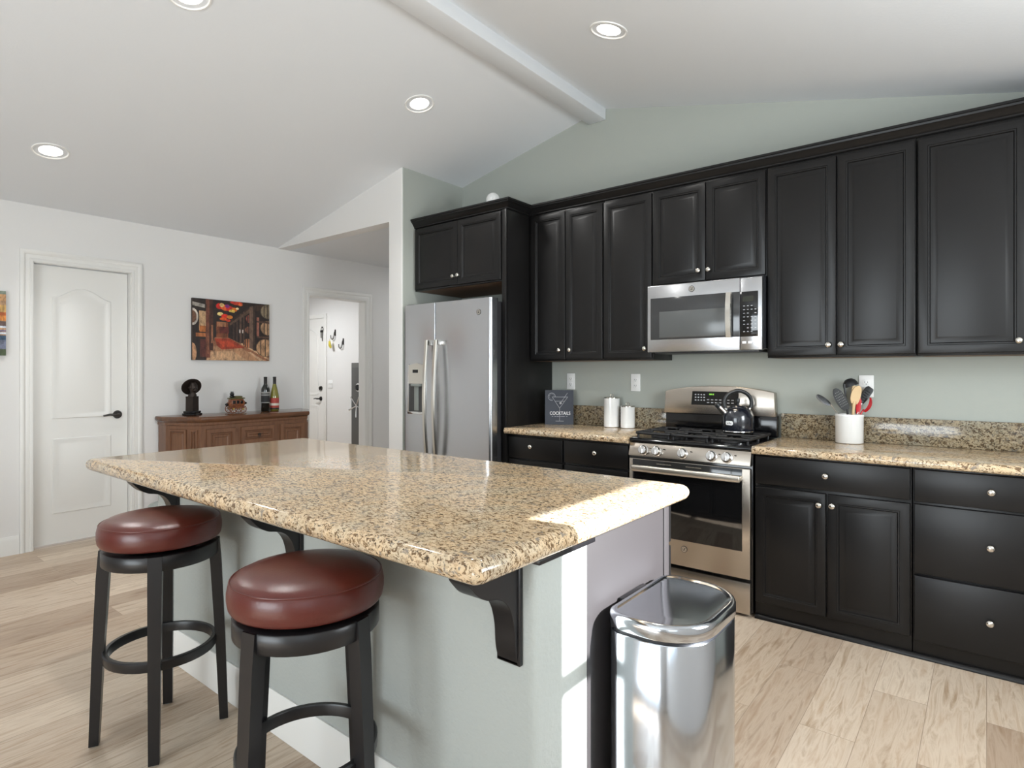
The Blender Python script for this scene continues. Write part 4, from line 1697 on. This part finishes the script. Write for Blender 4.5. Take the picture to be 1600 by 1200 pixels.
S = [((44, 34, 30), rc(0, 0, 1, 1)),
     ((150, 100, 72), [(.27, .62), (.45, .62), (1, .93), (1, 1), (.16, 1)]),
     ((176, 132, 98), [(.26, .76), (.60, .78), (.96, 1), (.16, 1)]),
     ((196, 156, 120), [(.22, .86), (.50, .84), (.70, 1), (.17, 1)]),
     ((158, 62, 40), [(.27, .64), (.46, .63), (.66, .78), (.36, .82), (.30, .76)]),
     ((184, 72, 44), [(.30, .68), (.44, .67), (.56, .76), (.38, .78)]),
     ((208, 170, 132), [(.62, .70), (1, .96), (1, .99), (.60, .715)]),
     ((196, 160, 128), [(.70, .85), (.74, .85), (.93, 1), (.87, 1)]),
     ((120, 70, 46), rc(.29, .36, .44, .62)),
     ((168, 116, 82), rc(.30, .36, .41, .44)),
     ((96, 44, 38), rc(.33, .44, .45, .55)),
     ((62, 44, 34), [(.43, .36), (.76, .05), (.98, .0), (1, .08), (.72, .16), (.46, .42)]),
     ((100, 78, 62), [(.46, .38), (.74, .09), (.78, .12), (.47, .41)])]
for a, b_, c_ in ((.28, .05, .30), (.26, .20, .26), (.28, .30, .18)):
    pass
for (u, w_, rx, ry, col) in ((.33, .10, .045, .05, (206, 40, 30)), (.40, .12, .05, .05, (214, 92, 40)), (.36, .08, .03, .035, (230, 190, 120)), (.46, .13, .05, .045, (196, 40, 36)),
                             (.43, .09, .03, .03, (120, 40, 110)), (.52, .14, .04, .035, (226, 120, 44)), (.49, .17, .04, .03, (232, 196, 90)), (.56, .12, .02, .02, (240, 210, 160)),
                             (.34, .23, .04, .03, (226, 200, 130)), (.40, .26, .05, .035, (206, 44, 30)), (.46, .27, .04, .03, (220, 130, 50)), (.38, .31, .05, .025, (214, 90, 36)), (.44, .33, .03, .02, (206, 60, 40)),
                             (.56, .03, .07, .03, (208, 66, 40)), (.50, .02, .04, .02, (190, 50, 40)), (.60, .05, .03, .02, (220, 110, 60))):
    S.append((col, el(u, w_, rx, ry, 12)))
S += [((40, 28, 26), [(.28, .165), (.60, .20), (.60, .215), (.28, .195)]), ((40, 28, 26), [(.28, .0), (.62, .08), (.61, .095), (.27, .03)])]
# left posts, shelves and barrels
S += [((206, 196, 184), el(0, .30, .07, .14, 20)), ((120, 84, 64), el(0, .30, .05, .10, 20)), ((196, 160, 120), rc(.08, .20, .165, .52)), ((176, 104, 52), rc(.085, .44, .165, .54)),
      ((168, 160, 150), [(0, .06), (.15, .09), (.15, .15), (0, .12)]), ((170, 104, 62), rc(.04, .56, .16, .62)), ((196, 148, 110), el(0, .88, .05, .16, 16)), ((86, 44, 38), rc(.09, .66, .16, .95)),
      ((112, 66, 50), rc(.16, .0, .215, .96)), ((70, 42, 34), rc(.205, .0, .25, .84)), ((132, 84, 62), rc(.18, .40, .20, .90)), ((150, 100, 72), rc(.225, .42, .25, .72))]
# right-hand racks
for (u, w_, rx, ry, col) in ((.98, .13, .11, .13, (130, 116, 92)), (.98, .42, .11, .13, (176, 140, 106)), (.95, .77, .14, .16, (190, 148, 110)), (.70, .70, .07, .08, (186, 122, 82)), (.71, .47, .05, .06, (140, 88, 66)), (.72, .28, .05, .07, (140, 76, 64))):
    S.append((tuple(int(x * .6) for x in col), el(u, w_, rx, ry, 20)))
    S.append((col, el(u, w_, rx * .93, ry * .93, 20)))
    for d_ in (-.55, -.1, .35):
        q = u + d_ * rx
        hh = ry * .93 * math.sqrt(max(0, 1 - d_ * d_))
        S.append(((60, 46, 40), [(min(1, q), max(0, w_ - hh)), (min(1, q + .012), max(0, w_ - hh)), (min(1, q + .012), w_ + hh), (min(1, q), w_ + hh)]))
S += [((108, 86, 72), [(.72, .07), (.77, .05), (.77, .80), (.72, .78)]), ((66, 50, 42), [(.77, .05), (.80, .05), (.80, .83), (.77, .81)]), ((96, 74, 62), rc(.59, .20, .615, .70)), ((84, 64, 54), rc(.635, .16, .655, .73)),
      ((150, 96, 80), rc(.82, .24, .855, .58)), ((80, 60, 50), [(.82, .30), (1, .31), (1, .34), (.82, .33)]), ((90, 66, 54), rc(.82, .57, 1, .60)), ((226, 216, 206), rc(.585, .47, .60, .53)), ((226, 216, 206), rc(.625, .47, .637, .53)), ((72, 54, 48), rc(.50, .36, .52, .66)), ((72, 54, 48), rc(.545, .32, .565, .68))]
canvas('canvas_print', 'unframed canvas picture of a barrel cellar above the sideboard', 2.366, 3.092, 1.440, 1.994, S)
S2 = [((176, 140, 106), rc(0, 0, 1, 1)), ((120, 130, 116), rc(0, 0, 1, .05)), ((196, 150, 104), rc(0, .05, 1, .15)), ((206, 164, 96), rc(0, .22, 1, .33)), ((190, 96, 40), rc(0, .33, 1, .38)), ((226, 142, 64), rc(0, .38, 1, .46)),
      ((96, 76, 70), rc(0, .47, 1, .54)), ((206, 214, 226), rc(0, .54, 1, .57)), ((120, 110, 130), rc(0, .60, 1, .63)), ((220, 228, 238), rc(0, .64, 1, .67)), ((60, 96, 126), rc(0, .69, 1, .76)), ((112, 118, 140), rc(0, .76, 1, .90)), ((70, 84, 56), rc(0, .90, 1, 1))]
S2 = [S2[0]] + S2[1:]
canvas('canvas_print', 'canvas picture of an orange sunset over blue water at the left picture edge', .42, 1.080, 1.450, 1.913, S2)

# low grey bin glimpsed behind the far stool
gx, gy = -4.93, 1.94
gb = empty('floor_bin', (gx, gy, 0), 'low round grey bin glimpsed between the far stool seat and corbel', 'bin')
m = MB().lathe([(.12, .001), (.125, .005), (.135, .29), (.137, .30)], (gx, gy, 0), 32)
build('bin_body', m, M_GBIN, gb, smooth=50)
m = MB().lathe([(.139, .301), (.140, .312), (.125, .326), (.07, .338), (.005, .342)], (gx, gy, 0), 32)
build('bin_lid', m, M_GBIN, gb, smooth=50)

# ---------------------------------------------------------------- laundry room things
sf = empty('gun_safe', (-6.15, 5.0, 0), 'dark grey steel safe with chrome spoke wheel seen through the doorway', 'safe')
FYS = 4.76
box('safe_body', M_TOPSAFE, sf, -6.475, -5.85, FYS, 5.30, .001, 1.452, b=.006)
m = MB().box(-6.425, -5.90, FYS - .03, FYS - .0005, .05, 1.395, b=.006)
sdr = build('safe_door', m, M_SAFE, sf)
m = MB()
Mk2 = Vector((0, -1, 0)).to_track_quat('Z', 'Y').to_matrix()
c = Vector((-6.285, FYS - .0305, 1.135))
m.lathe([(.055, 0), (.055, .008), (.042, .010)], c, 28, Mk2)
m.mi = 1
m.lathe([(.040, .0101), (.034, .028), (.030, .030)], c, 28, Mk2)
build('dial', m, [M_CHROME, M_BLACK], sdr, smooth=40)
m = MB()
c = Vector((-6.262, FYS - .0305, .90))
m.cyl(c, c + Vector((0, -.05, 0)), .022, .018)
for k in range(5):
    a = R(58 + 72 * k)
    e_ = Vector((math.cos(a), 0, math.sin(a)))
    m.tube([c + Vector((0, -.045, 0)), c + Vector((0, -.055, 0)) + e_ * .07, c + Vector((0, -.06, 0)) + e_ * .145], [.009, .009, .012], 8)
build('spoke_wheel', m, M_CHROME, sdr, smooth=50)


def jhook(x, z, lab):
    m = MB()
    y = YG
    m.box(x + .018, x + .046, y - .008, y - .0005, z - .01, z + .085, b=.002)
    pts = [(x + .032, y - .006, z + .07), (x + .032, y - .022, z + .03), (x + .030, y - .026, z - .02)]
    pts += [(x - .006 + .036 * math.cos(R(a_)), y - .03, z - .026 + .036 * math.sin(R(a_))) for a_ in range(-10, -181, -17)]
    pts += [(x - .044, y - .03, z + .0)]
    m.tube(pts, .0065, 8)
    tag(build('coat_hook', m, M_HANGW, smooth=50), lab, 'hook', 'coat hooks on the laundry wall')


jhook(-7.655, 1.885, 'dark J-shaped wall hook nearer the far door, with a yellow tag')
jhook(-7.455, 1.745, 'dark J-shaped wall hook further from the far door')
m = MB()
m.tube([(-7.68, YG - .062, 1.83), (-7.675, YG - .064, 1.80)], .003, 6)
m.prism([(-7.70, 1.795), (-7.665, 1.80), (-7.625, 1.70), (-7.66, 1.685), (-7.70, 1.73)], 'y', YG - .07, YG - .06, b=.002)
tag(build('key_tag', m, M_YEL), 'yellow tag hanging from the wall hook beside the far door', 'tag')
kb = empty('key_bunch', (-7.935, YG - .03, 1.98), 'small bunch of keys hanging near the top of the far door', 'keys')
m = MB()
m.tube([(-7.935 + .028 * math.cos(a), YG - .020, 1.985 + .028 * math.sin(a)) for a in [k * math.pi / 8 for k in range(16)]], .004, 6, closed=True)
m.cyl((-7.935, YG - .0055, 2.02), (-7.935, YG - .03, 2.02), .006)
build('key_ring', m, M_HANGW, kb)
for k, (dx, ln) in enumerate(((-.03, .10), (.004, .15))):
    m = MB()
    m.cyl((-7.935 + dx, YG - .018, 1.955), (-7.935 + dx, YG - .022, 1.955), .020, n=14)
    m.box(-7.935 + dx - .006, -7.935 + dx + .006, YG - .022, YG - .018, 1.955 - ln, 1.95)
    build('key', m, M_HANGW, kb)
